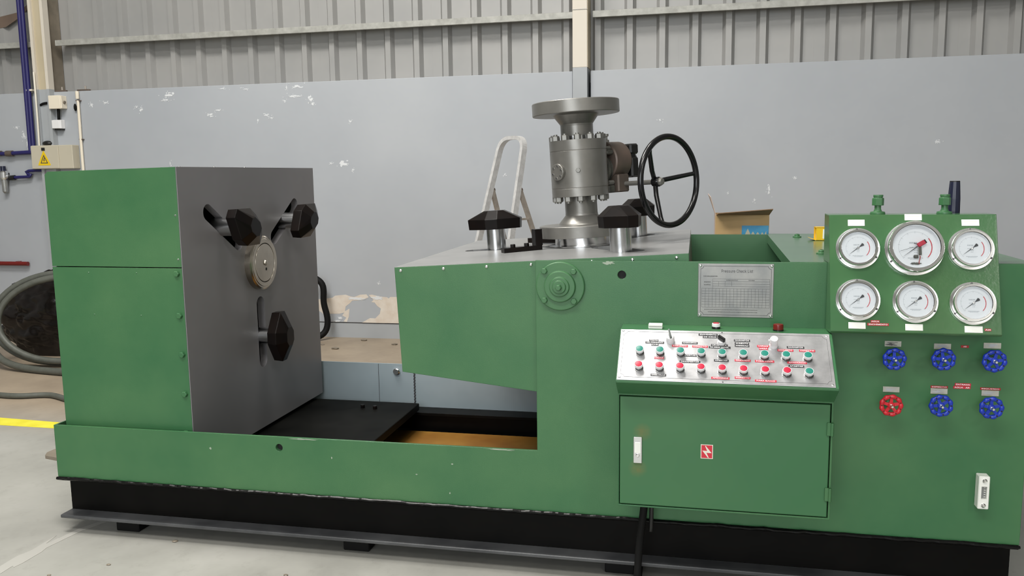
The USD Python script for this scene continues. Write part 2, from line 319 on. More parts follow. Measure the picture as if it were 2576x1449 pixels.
# chips of bare plaster on the painted wall
CH = [(-1.872, 1.905, .085, .028, 1), (-1.90, 1.868, .07, .012, 2), (-2.444, 1.865, .05, .016, 3), (-2.575, 1.852, .022, .026, 4), (-2.125, 1.800, .028, .024, 5), (-2.165, 1.822, .025, .012, 31),
      (-1.514, 1.745, .05, .02, 6), (-1.445, 1.778, .055, .010, 7), (-0.662, 1.833, .045, .036, 8), (-0.655, 1.80, .03, .016, 9), (-0.77, 1.937, .07, .018, 10), (-0.86, 1.93, .010, .04, 11),
      (-1.04, 1.727, .045, .014, 12), (-1.00, 1.705, .03, .010, 13), (-1.115, 1.688, .012, .02, 14), (-0.424, 1.347, .075, .034, 15), (-0.521, 1.350, .02, .014, 16), (-1.898, 1.375, .012, .02, 17),
      (-0.35, 1.66, .02, .016, 18), (-0.80, 1.865, .10, .012, 19), (-0.88, 1.83, .03, .010, 20), (3.75, 1.421, .03, .016, 21), (2.695, 1.126, .02, .05, 22), (-3.237, 1.626, .035, .040, 23),
      (-3.30, 1.69, .03, .02, 24), (0.836, 1.246, .02, .012, 25), (-1.40, 1.94, .06, .008, 26), (-1.2, 1.93, .05, .01, 27), (-0.345, 1.30, .02, .016, 28), (-3.21, 1.56, .016, .04, 29), (2.60, 1.05, .012, .02, 30),
      (2.42, 1.10, .012, .01, 33), (2.86, 1.20, .014, .02, 34), (1.95, 1.61, .02, .012, 35), (-0.17, 0.43, .012, .02, 36)]
for x, z, w, h, s in CH:
    obj('paint_chip', extr(unary_union([blob_poly(x, z, w*.62, h*.72, s, .45)] + [blob_poly(x + w*RNG.uniform(-.5, .5), z + h*RNG.uniform(-.8, .8), w*RNG.uniform(.10, .42), h*RNG.uniform(.2, .55), s*7 + q, 0.5) for q in range(6)] + [blob_poly(x + w*RNG.uniform(-1.1, 1.1), z + h*RNG.uniform(-1.3, 1.3), .006, .005, s*9 + q, .4) for q in range(4)]).intersection(sbox(-9, .13, 9, 1.961)), 0, 0.0012, XZ(3.5931)), M('chip_white'), wall)
PA = [(-.655,.30),(-.558,.314),(-.535,.33),(-.447,.339),(-.404,.325),(-.377,.322),(-.327,.341),(-.275,.345),(-.257,.322),(-.312,.30),(-.394,.294),(-.414,.273),(-.451,.246),(-.458,.209),(-.419,.231),(-.427,.169),(-.445,.124),(-.473,.128),(-.449,.158),(-.482,.175),(-.464,.199),(-.503,.188),(-.603,.186),(-.62,.164),(-.66,.20),(-.80,.26),(-.80,.30)]
PB = [(-.257,.34),(-.229,.343),(-.165,.329),(-.106,.325),(-.096,.315),(-.08,.328),(-.032,.328),(.10,.33),(.25,.30),(.30,.20),(.25,.124),(-.017,.124),(-.32,.122),(-.286,.141),(-.253,.159),(-.209,.158),(-.17,.195),(-.161,.236),(-.19,.256),(-.21,.282),(-.237,.286),(-.217,.302)]
obj('peeled_plaster', extr(Polygon(PA).buffer(0), 0, 0.001, XZ(3.5931)), M('plaster'), wall, 'bare plaster where paint peeled')
obj('peeled_plaster', extr(Polygon(PB).buffer(0), 0, 0.001, XZ(3.5931)), M('plaster'), wall, 'bare plaster where paint peeled')
for x, z, w, h, s in ((-.36, .310, .12, .02, 41), (-.19, .318, .09, .022, 42), (-.50, .155, .04, .016, 43), (-.52, .130, .05, .012, 44)):
    obj('paint_chip', extr(blob_poly(x, z, w, h, s, 0.4), 0, 0.0022, XZ(3.5931)), M('chip_white'), wall)
obj('rust_stain', extr(Polygon([(-3.75, 2.66), (-3.5, 2.60), (-3.30, 2.63), (-3.15, 2.71), (-3.13, 2.69), (-3.30, 2.58), (-3.42, 2.52), (-3.6, 2.50)]), 0, 0.002, XZ(3.711)), M('rust_stain'), wall, 'brown smear on the cladding')

for nm, b in (('wall_left', (-7.6, -7.5, -9.1, 3.75, 0, 6.4)), ('wall_right', (9.5, 9.6, -9.1, 3.75, 0, 6.4))):
    obj('wall_sheet', box(*b), M('cladding'), thing(nm, 'plain grey side wall of the workshop', 'wall', ((b[0]+b[1])/2, -2.7, 0), kind='structure'))
wf = thing('wall_front', 'grey workshop wall behind the camera with a wide open doorway', 'wall', (1, -9, 0), kind='structure')
obj('wall_sheet', diff(box(-7.6, 9.6, -9.1, -9.0, 0, 6.4), box(-1.3, 3.3, -9.2, -8.95, 0.0, 4.4)), M('roof_white'), wf)
cl = thing('ceiling', 'pale corrugated workshop roof', 'ceiling', (1, -2.7, 6.4), kind='structure')
obj('roof_sheet', box(-7.6, 9.6, -9.1, 3.85, 6.3, 6.4), M('roof_white'), cl)
def column(x0, x1, idx, label, hsec):
    c = thing(f'trim_{idx}', label, 'column', ((x0+x1)/2, 3.6, 0), kind='structure')
    z1 = 1.984
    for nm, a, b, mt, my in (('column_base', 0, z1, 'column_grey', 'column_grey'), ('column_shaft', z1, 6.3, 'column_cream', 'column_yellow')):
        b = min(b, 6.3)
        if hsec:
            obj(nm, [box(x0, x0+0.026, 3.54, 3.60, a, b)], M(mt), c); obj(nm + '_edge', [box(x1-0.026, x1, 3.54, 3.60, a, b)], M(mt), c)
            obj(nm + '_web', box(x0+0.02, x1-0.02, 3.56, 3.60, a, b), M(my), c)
            if a: obj('column_back', box(x0+.02, x1-.02, 3.60, 3.745, 1.966, b), M('bare_brown'), c)
        else:
            obj(nm, cbox(x0, x1, 3.54, 3.70, a, b, 0.002), M(mt), c)
    if not hsec:
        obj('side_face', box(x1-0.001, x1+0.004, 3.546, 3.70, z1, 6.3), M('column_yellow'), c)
        obj('weld_seam', box(x0-0.001, x1+0.001, 3.537, 3.55, 2.374, 2.378), M('galvanised'), c)
    return c
column(1.346, 1.449, 1, 'cream steel column with grey foot behind the valve', False)
column(-3.050, -2.913, 2, 'cream steel column beside the blue pipe', True)
for i, (x0, x1, lb) in enumerate(((-8, -3.06, 'short galvanised rail left of the blue pipe'), (-2.888, 1.346, 'long galvanised rail between the two columns'), (1.478, 9, 'galvanised rail right of the middle column'))):
    g = thing(f'trim_{3+i}', lb, 'rail', ((x0+x1)/2, 3.66, 2.34), kind='structure')
    obj('rail_flange', cbox(x0, x1, 3.618, 3.632, 2.331, 2.376, 0.002), M('galvanised'), g)
    obj('rail_top', box(x0, x1, 3.625, 3.7525, 2.371, 2.376), M('galvanised'), g)

# ================================================================== test bench: base, tank housing, deck
bench = thing('test_bench', 'long green steel test bench housing on a black beam base', 'machine', (1.55, 0.55, 0))
X1 = 3.096
hole = lambda x, z, r: Point(x, z).buffer(r, 12)
fp = Polygon([(0, .207), (X1, .207), (X1, .993), (1.735, .993), (1.735, .402), (0, .396)])
fp = fp.difference(hole(.864, .362, .0125)).difference(hole(1.993, .952, .0125))
obj('front_plate', extr(fp, -0.008, 0, XZ(0)), M('green_paint'), bench)
for x, z in ((.864, .362), (1.993, .952)):
    obj('hole_backing', T(lathe([(.016, -.0172), (.016, -.0150)], 18), mat4((x, 0, z), (1, 0, 0), (0, 0, 1), (0, -1, 0))), M('dark_inside'), bench)
    obj('hole_liner', T(extr(ring_poly(.0135, .0122), -0.014, -0.007), mat4((x, 0, z), (1, 0, 0), (0, 0, 1), (0, -1, 0))), M('green_pit'), bench)
obj('rear_plate', extr(Polygon([(0, .207), (1.737, .207), (1.737, .402), (0, .402)]), -0.008, 0, XZ(1.082)), M('blue_grey'), bench, 'blue-grey inner rear lip')
obj('rear_seam', [box(.795, .7965, 1.0805, 1.083, .215, .40), tube([(.967+.002*math.sin(i*2.1), 1.081, .215+i*.0046) for i in range(41)], .0035, 6)], M('print_dark'), bench)
obj('rear_stud', T(lathe([(.016, 0), (.016, .008), (.012, .011)], 16), at((.884, 1.081, .367), (0, -1, 0))), M('satin_chrome'), bench)
obj('end_plate', box(0, .006, .008, 1.082, .207, .396), M('green_pit'), bench)
obj('end_plate', box(X1-.006, X1, .008, 1.13, .207, .955), M('green_paint'), bench)
obj('tank_rear_wall', box(1.737, X1-.006, 1.085, 1.097, .402, .993), M('green_pit'), bench)
obj('tank_floor', box(1.745, X1-.006, .008, 1.085, .40, .41), M('green_pit'), bench)
cov = Polygon([(2.466, .0085), (X1, .0085), (X1, 1.13), (2.489, 1.13)])
obj('cover_plate', extr(cov, .960, .9935), M('green_pit'), bench, 'flat cover plate beside the open pit')
for x, y in ((2.587, .938), (2.584, .26)):
    e = obj('lifting_plug', T(lathe([(.016, 0), (.016, .003), (.0095, .005), (.0095, .010), (.006, .0125)], 18), mat4((x, y, .9935))), M('green_paint'), bench)
    obj('plug_socket', T(lathe([(.0045, .0122), (.0045, .0130)], 12), mat4((x, y, .9935))), M('dark_inside'), e)
for x, z, w_, h_ in ((.61, .345, .008, .006), (1.46, .342, .006, .005), (1.05, .338, .005, .006), (1.34, .30, .006, .004), (1.955, .9875, .030, .010), (1.62, .3985, .09, .004), (.95, .3955, .08, .004), (1.45, .245, .004, .006), (2.12, .8, .004, .006)):
    obj('paint_scuff', extr(blob_poly(x, z, w_, h_, int(x*100), .4), 0, .0005, XZ(0)), M('scuff'), bench)
# pivot boss
bo = np.array([1.811, 0, .917]); F = mat4(bo, (1, 0, 0), (0, 0, 1), (0, -1, 0))
pb = obj('pivot_boss', T(lathe([(.073, 0), (.073, .010), (.071, .012), (.047, .012), (.046, .022), (.0445, .023), (.030, .023), (.029, .028), (.028, .029), (.020, .029), (.0195, .034), (.0185, .035)], 56), F), M('green_paint'), bench)
obj('pivot_pin', T(hexhead(.009, .016), F @ mat4((0, 0, .035))), M('green_paint'), pb)
for sx, sz in ((-.047, .046), (.041, .045), (-.047, -.042), (.042, -.044)):
    obj('bolt', T(hexhead(.0095, .010), F @ mat4((sx, sz, .012))), M('green_paint'), pb)
# black beams
def beam(y0, y1, face):
    return [box(0, X1, y0, y1, .194, .207), box(0.0, X1, face, face+.012, .064, .196), box(0, X1, y0, y1, .052, .065)]
fb = obj('front_beam', [cbox(0, X1, -.002, .115, .194, .2065, .002), box(0.0, X1-.003, .055, .067, .064, .196)], M('black_paint'), bench)
obj('lower_flange', cbox(-0.004, X1, -.002, .118, .053, .065, .002), M('flange_black'), fb)
pts = np.array([(x, -.004 - .003*meshkit.noise(np.array([x*55, 1.3, 0])), .2035 + .004*(meshkit.noise(np.array([x*38, .2, 5]))-.5)) for x in np.arange(.0, X1, .009)])
obj('weld_bead', tube(pts, .0042 + .0024*np.array([meshkit.noise(np.array([x*90, 7.7, 2])) for x in pts[:, 0]]), 7), M('bead_black'), fb, 'lumpy black weld bead')
obj('rear_beam', beam(.99, 1.09, 1.02), M('black_paint'), bench)
obj('cross_beam', [box(x-.05, x+.05, .115, .99, .07, .19) for x in (.15,)] + [box(X1-.10, X1-.02, .115, .99, .07, .19)], M('black_paint'), bench)
obj('deck_plate', cbox(.03, 1.012, .03, 1.005, .213, .245, .002), M('deck_black'), bench, 'black deck plate')
obj('deck_bolt', T(hexhead(.010, .014), mat4((.789, .897, .245))), M('black_oxide'), bench); obj('deck_bolt', T(hexhead(.010, .014), mat4((.850, .887, .245))), M('black_oxide'), bench)
obj('drip_tray', box(.25, 3.0, .12, .985, .118, .124), M('rusty_tray'), bench, 'rusty orange drip tray between the beams')
obj('rear_shelf', box(2.22, 2.62, 1.097, 1.45, .79, .80), M('green_pit'), bench)
for x in (.230, 1.103, 1.985, 2.85):
    for y in (.045, 1.0):
        obj('foot_pad', cbox(x-.046, x+.046, y, y+.075, 0, .053, .003), M('rubber'), bench)
lug = Polygon([(-.085, .06), (-.10, .085), (-.10, .115), (-.085, .14), (0.004, .16), (0.004, .04)]).buffer(.012)
obj('lifting_lug', extr(lug.difference(Point(-.05, .10).buffer(.012)), .250, .262), M('bare_brown'), bench, 'rusty round lifting lug')
obj('end_bolt', T(hexhead(.012, .014), at((.0, .09, .085), (-1, 0, 0))), M('black_oxide'), bench)
# level gauge on the front
lg = obj('level_gauge', diff(cbox(2.9745, 3.0025, -.030, 0, .316, .410, .002), box(2.982, 2.996, -.04, -.022, .345, .381)), M('label_white'), bench, 'white oil level gauge')
obj('level_window', box(2.982, 2.996, -.0225, -.0215, .345, .381), M('plate_steel'), lg)
obj('level_scale', [box(2.9905, 2.9945, -.0235, -.0224, z, z+.0015) for z in np.arange(.349, .379, .0065)], M('label_white'), lg)
for z in (.3985, .328): obj('level_screw', T(lathe([(.006, 0), (.006, .003), (.003, .006)], 14), at((2.9885, -.030, z), (0, -1, 0))), M('chrome'), lg)
# name plate with a blank form: heading, ruled table, illegible small print as bars
npF = mat4((2.317, -.0005, .9105), (1, 0, 0), (0, 0, 1), (0, -1, 0))
npl = obj('form_plate', T(cbox(-.1045, .1045, -.0775, .0775, 0, .0022, .001), npF), M('plate_steel'), bench, 'engraved steel plate headed Pressure Check List')
obj('heading', T(text('Pressure Check List', .087, .0088), npF @ mat4((.004, .0565, .0022))), M('print_dark'), npl)
bord = sbox(-.098, -.071, .098, .071)
for sx in (-1, 1):
    for sy in (-1, 1): bord = bord.difference(Point(sx*.0985, sy*.0715).buffer(.009))
obj('border_line', T(extr(bord.difference(bord.buffer(-.0009)), 0, .0004), npF @ mat4((0, 0, .0022))), M('print_dark'), npl)
L_ = []
def hl(x0, x1, y, w=.0005): L_.append(sbox(min(x0, x1), y-w/2, max(x0, x1), y+w/2))
def vl(x, y0, y1, w=.0005): L_.append(sbox(x-w/2, min(y0, y1), x+w/2, max(y0, y1)))
for y in np.linspace(.0335, -.0495, 13)[[0]]: hl(-.064, .094, y)
for y in (.0265, .0195, .0125): hl(-.064, .094, y)
for i in range(8): hl(-.094, .094, .006 - i*.0078)
for i in range(20): vl(-.094 + i*.0099, .006, -.0486)
vl(-.064, .0335, .006); vl(.094, .0335, .006)
for x in (-.047, -.029, -.011): vl(x, .0265, .0125)
obj('ruled_table', T(extr(unary_union(L_), 0, .0003), npF @ mat4((0, 0, .0022))), M('print_dark'), npl)
rg = np.random.default_rng(3); sm = []
for x0, x1, y, h in ((-.090, -.050, .041, .0035), (-.088, -.070, .0245, .0032), (-.088, -.070, .0165, .0032), (-.026, .006, .0300, .0028), (.036, .052, .0300, .0028), (-.086, .062, -.0555, .0022), (-.076, .062, -.0625, .0022)):
    x = x0
    while x < x1:
        w = rg.uniform(.001, .0035); sm.append(sbox(x, y-h/2*rg.uniform(.6, 1), min(x+w, x1), y+h/2*rg.uniform(.6, 1))); x += w + .0008
obj('small_print', T(extr(unary_union(sm), 0, .0003), npF @ mat4((0, 0, .0022))), M('engrave'), npl)
for sx in (-1, 1):
    for sy in (-1, 1): obj('screw', T(lathe([(.0042, 0), (.0042, .001), (.002, .0028)], 12), npF @ mat4((sx*.0985, sy*.0715, .0022))), M('satin_chrome'), npl)
# tags and embossed tapes on the tank front
def tape(parent, s, M4, w, h, red, th=.0009, tw=None, dark=False):
    tp = obj('tape_label', T(cbox(-w/2, w/2, -h/2, h/2, 0, th, .0003), M4), M('tape_red_dark' if (red and dark) else 'tape_red' if red else 'tape_black'), parent, f"{'red' if red else 'black'} embossed tape reading {s}")
    obj('lettering', T(text(s, tw or w*.86, h*.56, .0003, True), M4 @ mat4((0, 0, th))), M('tape_text'), tp)
    return tp
TF = lambda x, z: mat4((x, -.0004, z), (1, 0, 0), (0, 0, 1), (0, -1, 0))
for i, (x, z) in enumerate(((2.744, .768), (2.871, .7645), (2.9955, .770), (2.745, .638), (2.8685, .638), (2.9975, .6375))):
    tg = obj('valve_tag', T(cbox(-.0218, .0218, -.008, .008, 0, .0014, .0006), TF(x, z)), M('tag_steel'), bench)
    sm = [blob_poly(rg.uniform(-.007, .003), rg.uniform(-.0025, .001), .024, .006, 60+i, .5)] + [sbox(-.015, -.001+.004, .012, .0042)]
    obj('worn_print', T(extr(unary_union(sm), 0, .0003), TF(x, z) @ mat4((0, 0, .0014))), M('print_grey') if i else M('engrave'), tg)
tape(bench, 'AR', TF(2.9275, .7655), .020, .007, True, tw=.008, dark=True)
tape(bench, 'ENTRADA', TF(2.928, .6590), .041, .0075, True)
tape(bench, 'AGUA   AR', TF(2.926, .6508), .044, .0075, True)
tape(bench, 'DIREITO', TF(2.8685, .6500), .044, .0064, True, dark=True)
tape(bench, 'ESQUERDO', TF(2.9975, .6497), .051, .0064, True, dark=True)

# ================================================================== clamping head at the left
HC = np.array([.53, .922]); FX = .53      # centre of the face in (y, z)
head = thing('clamping_head', 'upright green clamping head with dark grey slotted face plate and three black claws', 'clamping head', (.29, .53, .277))
obj('core', box(.05, .40, .06, 1.02, .2465, 1.26), M('dark_inside'), head)
pl = Polygon([(.026, .262), (FX-.003, .262), (FX-.003, .9535), (.026, .9535)])
obj('lower_panel', extr(pl, -.02, 0, XZ(.03)), M('green_paint'), head)
obj('upper_panel', extr(Polygon([(.026, .9565), (FX-.003, .9565), (FX-.003, 1.2895), (.038, 1.2805), (.026, 1.270)]), -.02, .0, XZ(.03)), M('green_paint'), head)
obj('top_panel', hull([(x, y, z) for y in (.0505, 1.03) for x, z in ((.027, 1.27), (.027, 1.281), (FX-.003, 1.2895), (FX-.003, 1.27))]), M('green_paint'), head)
obj('side_panel', box(.026, .046, .05, 1.03, .2775, 1.27), M('green_paint'), head)
obj('back_panel', box(.026, FX-.02, 1.03, 1.04, .2775, 1.27), M('green_paint'), head)
fc = sbox(.0305, .262, 1.052, 1.2895); fin = sbox(.0505, .2775, 1.03, 1.2695)
DIRS = [(-math.cos(math.radians(32.5)), math.sin(math.radians(32.5))), (math.cos(math.radians(32.5)), math.sin(math.radians(32.5))), (0, -1)]
for d in DIRS:
    fc = fc.difference(LineString([tuple(HC + .165*np.array(d)), tuple(HC + .390*np.array(d))]).buffer(.0295, 12))
obj('face_plate', [extr(fc, FX-.0028, FX, YZ(0)), extr(fc.intersection(fin), FX-.03, FX-.0026, YZ(0))], M('grey_face'), head, 'dark grey slotted face plate')
disc = obj('pressure_disc', T(lathe([(.105, 0), (.105, .022), (.099, .027), (.094, .027), (.092, .029), (.0775, .029), (.0765, .026), (.0745, .026), (.0735, .029), (.030, .0305), (.012, .031), (.010, .036), (.004, .037)], 64), mat4((FX, HC[0], .921), (0, 1, 0), (0, 0, 1), (1, 0, 0))), M('disc_steel'), head, 'turned steel sealing disc', smooth=25)
obj('groove', T(extr(ring_poly(.0772, .0748, 64), .0262, .0268), mat4((FX, HC[0], .921), (0, 1, 0), (0, 0, 1), (1, 0, 0))), M('dark_inside'), disc)
obj('screw', T(lathe([(.006, .028), (.006, .0310)], 10), mat4((FX, HC[0]+.004, .8955), (0, 1, 0), (0, 0, 1), (1, 0, 0))), M('dark_inside'), disc)
# claw: x along the slot (outwards), z away from the face
def octo(a, b, c, d): return [(a, -b+d), (a, b-d), (a-c, b), (-a+c, b), (-a, b-d), (-a, -b+d), (-a+c, -b), (a-c, -b)]
def claw_mesh():
    p = [(x, y, 0) for x, y in octo(.095, .063, .073, .046)] + [(x, y, .036) for x, y in octo(.0975, .065, .075, .047)]
    p += [(x+.0, y, .066) for x, y in octo(.036, .029, .018, .014)]
    return hull(p)
def post_mesh(h): return lathe([(.0335, -.03), (.0335, h)], 40)
for i, d in enumerate(DIRS):
    r = (.285, .280, .292)[i]; x = np.array([0, d[0], d[1]]); z = np.array([1, 0, 0]); y = np.cross(z, x)
    Fm = mat4((FX + (.068, .068, .056)[i], HC[0] + r*d[0], HC[1] + r*d[1]), x, y, z)
    c = obj('claw', T(claw_mesh(), Fm), M('black_oxide'), head, 'black hammer-shaped clamp claw')
    obj('post', T(lathe([(.0325, -.10), (.0325, .002)], 40), Fm), M('head_post_steel'), c, 'bright steel post', smooth=40)
for z in (.935, .793, .659, .522):
    obj('bolt', T(hexhead(.0105, .011), at((.509, .03, z), (0, -1, 0))), M('green_paint'), head)
for z in (1.13, .983): obj('screw', T(lathe([(.0035, 0), (.002, .0025)], 10), at((.516, .03, z), (0, -1, 0))), M('satin_chrome'), head)
for x, z in ((.168, .935), (.354, .936), (.178, .79), (.36, .79)): obj('screw', T(lathe([(.0026, 0), (.0015, .0012)], 8), at((x, .03, z), (0, -1, 0))), M('green_pit'), head)
for y in (.06, .27, .48): obj('screw', T(lathe([(.005, 0), (.003, .003)], 10), mat4((.522, y, 1.289))), M('satin_chrome'), head)
obj('bolt', T(hexhead(.012, .012), mat4((.508, .022, .385), *frame((0, -1, 0)))), M('green_paint'), head)

# ================================================================== tilting table
TH = math.radians(3.15); U = np.array([math.cos(TH), 0, math.sin(TH)]); N = np.array([-math.sin(TH), 0, math.cos(TH)])
TO = np.array([1.281, 0.0, .966])
TM = mat4(TO, U, (0, 1, 0), N)            # local (u, y, h)
table = thing('tilting_table', 'green tilting table with pale grey slotted top and three black claws', 'tilting table', M=TM)
TC = np.array([.530, .535]); LV = dict(local=True)
tdir = [(-1, 0), (.5, -.866), (.5, .866)]
top = sbox(0, .02, .905, 1.07)
for d in tdir: top = top.difference(LineString([tuple(TC + .17*np.array(d)), tuple(TC + .40*np.array(d))]).buffer(.040, 3))
obj('top_plate', extr(top, -.03, 0), M('table_grey'), table, 'pale grey slotted top plate', **LV)
loc = lambda p: (((np.array(p) - TO) @ U), ((np.array(p) - TO) @ N))
b1 = loc((1.297, 0, .631)); b2 = loc((1.733, 0, .584)); sl = (b2[1]-b1[1])/(b2[0]-b1[0])
side = Polygon([(0, -.001), (.905, -.001), (.905, b1[1]+sl*(.905-b1[0])), (b1[0], b1[1])])
SIDE = mat4((0, 0, 0), (1, 0, 0), (0, 0, 1), (0, -1, 0))
obj('front_side', extr(side, -.034, -.0195, SIDE), M('green_paint'), table, **LV)
obj('rear_side', extr(side, -1.0705, -1.055, SIDE), M('green_paint'), table, **LV)
obj('left_side', hull([(0.0, .034, -.03), (.012, .034, -.03), (0, 1.055, -.03), (.012, 1.055, -.03), (b1[0], .034, b1[1]), (b1[0]+.012, .034, b1[1]), (b1[0], 1.055, b1[1]), (b1[0]+.012, 1.055, b1[1])]), M('green_paint'), table, **LV)
zb = lambda u: b1[1]+sl*(u-b1[0])
obj('underside', hull([(u, y, zb(u)+o) for u in (b1[0]+.012, .893) for y in (.034, 1.055) for o in (0, .012)]), M('green_paint'), table, **LV)
obj('right_side', box(.893, .905, .034, 1.055, zb(.9)+.02, -.03), M('bare_brown'), table, 'bare brownish end face', **LV)
obj('inner_core', box(.06, .86, .06, 1.03, -.26, -.20), M('dark_inside'), table, **LV)
for u in (.02, .16, .298, .437, .622, .742, .87): obj('rivet', T(lathe([(.0055, 0), (.0045, .003), (.002, .0045)], 10), mat4((u, .0195, -.0115), *frame((0, -1, 0)))), M('satin_chrome'), table, **LV)
obj('seal_ring', T(lathe([(.122, 0), (.122, .004), (.101, .005), (.101, .0325), (.06, .0325)], 56), mat4((TC[0], TC[1], 0.0005))), M('ring_steel'), table, 'turned steel ring under the valve', smooth=30, **LV)
for i, d in enumerate(tdir):
    x = np.array([d[0], d[1], 0]); z = np.array([0, 0, 1]); y = np.cross(z, x)
    h = (.076, .078, .078)[i]
    Fm = mat4((*((.210, .535), (.695, .188), (.705, .868))[i], h), x, y, z)
    c = obj('claw', T(claw_mesh(), Fm), M('black_oxide'), table, 'black hammer-shaped clamp claw', **LV)
    obj('post', T(lathe([(.0345, -h-.10), (.0345, .002)], 40), Fm), M('post_steel'), c, 'bright steel post', smooth=40, **LV)
# stop bars
def bar(p0, p1, w, h0, h1):
    p0, p1 = np.array(p0), np.array(p1); d = (p1-p0)/np.linalg.norm(p1-p0); q = np.array([-d[1], d[0]])*w/2
    return hull([(*(p+s*q), h) for p in (p0, p1) for s in (-1, 1) for h in (h0, h1)])
sb = obj('stop_bar', [bar((.275, .350), (.394, .424), .034, .0005, .016), bar((.374, .411), (.396, .425), .034, .0155, .072)], M('black_oxide'), table, 'black angled stop bar', **LV)
for p in ((.307, .370), (.350, .397)): obj('bolt', T(hexhead(.009, .011), mat4((*p, .016))), M('black_oxide'), sb, **LV)
sb = obj('stop_bar', [bar((.300, .735), (.43, .640), .034, .004, .022)], M('black_oxide'), table, 'black rear stop bar', **LV)
obj('bolt', T(hexhead(.009, .011), mat4((.335, .71, .022))), M('black_oxide'), sb, **LV)

# ================================================================== flanged ball valve clamped on the table
VM = TM @ mat4((TC[0], TC[1], .033))
valve = thing('ball_valve', 'grey steel flanged ball valve standing on the tilting table with black handwheel', 'valve', M=VM)
o = .033
obj('lower_flange', lathe([(.153, .0005), (.153, .040), (.151, .042), (.083, .043), (.080, .050), (.058, .075), (.0575, .082)], 64), M('valve_grey'), valve, smooth=30, **LV)
obj('lower_neck', lathe([(.0572, .080), (.0572, .1435)], 48), M('valve_grey'), valve, smooth=30, **LV)
bd = obj('valve_body', lathe([(.1005, .142), (.1005, .1705), (.0995, .171), (.0995, .1725), (.1005, .173), (.1005, .300), (.0995, .3005), (.0995, .302), (.1005, .3025), (.1005, .338)], 64), M('valve_grey'), valve, smooth=30, **LV)
obj('upper_neck', lathe([(.0575, .337), (.0575, .395)], 48), M('valve_grey'), valve, smooth=30, **LV)
obj('polished_band', lathe([(.0578, .3385), (.0578, .353)], 48), M('ring_steel'), valve, 'bright machined band', smooth=30, **LV)
obj('upper_flange', lathe([(.0575, .388), (.058, .394), (.080, .424), (.083, .426), (.152, .427), (.1535, .429), (.1535, .469), (.152, .471), (.08, .471), (.08, .474), (.04, .474)], 64), M('valve_grey'), valve, smooth=30, **LV)
for k in range(12):
    a = math.radians(k*30 + 8); c, s = math.cos(a)*.087, math.sin(a)*.087
    obj('bolt', [T(hexhead(.0135, .017), mat4((c, s, .338))), T(lathe([(.0065, .015), (.0065, .022)], 10), mat4((c, s, .338)))], M('valve_bolt'), bd, **LV)
    obj('bolt', [T(hexhead(.0135, .017), mat4((c, s, .142), (1, 0, 0), (0, -1, 0), (0, 0, -1))), T(lathe([(.0065, .015), (.0065, .022)], 10), mat4((c, s, .142), (1, 0, 0), (0, -1, 0), (0, 0, -1)))], M('valve_bolt'), bd, **LV)
S = np.array([.6, .8, 0]); Wd = np.array([.8, -.6, 0]); hb = .230
tF = mat4(-S*.092 + [0, 0, hb], *frame(-S, (.8, -.6, 0)))
tc = obj('trunnion_cover', T(lathe([(.0295, 0), (.0295, .016), (.0275, .018)], 40), tF), M('valve_grey'), valve, smooth=30, **LV)
for k in range(6):
    a = math.radians(k*60 + 20)
    obj('socket_screw', [T(extr(ring_poly(.0038, .0019, 16), .018, .0192), tF @ mat4((.021*math.cos(a), .021*math.sin(a), 0)))], M('satin_chrome'), tc, **LV)
    obj('socket', T(lathe([(.0019, .018), (.0019, .0184)], 8), tF @ mat4((.021*math.cos(a), .021*math.sin(a), 0))), M('dark_inside'), tc, **LV)
pd = np.array([.10, -.995, 0]); obj('drain_plug', T(hexhead(.0085, .012), mat4(pd*.098 + [0, 0, .232], *frame(pd))), M('valve_bolt'), bd, **LV)
# gearbox on the stem side (back right)
sx, sy, sz = -Wd, np.array([0, 0, 1.]), S
G = lambda d, h=0, w=0: mat4(S*d + Wd*w + [0, 0, hb+h], sx, sy, sz)
br = obj('stem_bracket', [T(lathe([(.060, 0), (.060, .014), (.030, .015), (.027, .030), (.050, .036)], 32), G(.088)), T(cbox(-.055, .05, -.085, -.058, 0, .034, .004), G(.092)), T(cbox(-.055, .05, .052, .068, 0, .034, .004), G(.092))], M('gear_dark'), valve, 'dark mounting bracket', smooth=30, **LV)
for w_, h_ in ((-.035, .075), (.035, .075), (-.02, -.050), (.045, -.048)): obj('bolt', T(hexhead(.009, .028), G(.098, h_, w_)), M('valve_bolt'), br, **LV)
gb = obj('gearbox', [T(lathe([(.064, 0), (.069, .004), (.069, .080), (.060, .090)], 40), G(.125, .030)), T(cbox(-.066, .045, -.085, -.020, .006, .066, .005), G(.125, .0))], M('gear_brown'), valve, 'brown grey worm gearbox', smooth=30, **LV)
obj('vent_screw', [T(lathe([(.010, 0), (.010, .012), (.0045, .014), (.0045, .024), (.009, .026), (.009, .034)], 14), mat4(S*.150 + Wd*.0 + [0, 0, hb+.094]))], M('valve_bolt'), gb, **LV)
obj('indicator', [T(lathe([(.058, 0), (.058, .030), (.046, .050)], 28), G(.214, .025)), T(cbox(-.055, .010, .050, .088, .004, .05, .006), G(.214, .0)), T(cbox(-.06, .03, -.035, .04, .0, .04, .006), G(.216))], M('black_plastic'), gb, 'black position indicator', **LV)
wk = S*.169 + [0, 0, hb-.056]
obj('worm_shaft', T(lathe([(.0085, .05), (.0085, .195)], 20), mat4(wk, *frame(Wd))), M('valve_bolt'), gb, smooth=30, **LV)
hubp = wk + Wd*.206
hw = obj('handwheel', trimesh.util.concatenate([tube([hubp + Wd*.060 + .152*(math.cos(t)*np.array([.6, .8, 0]) + math.sin(t)*np.array([0, 0, 1.])) for t in np.linspace(0, 2*np.pi, 72, endpoint=False)], .0105, 12, True)]), M('wheel_black'), valve, 'black handwheel rim', smooth=True, **LV)
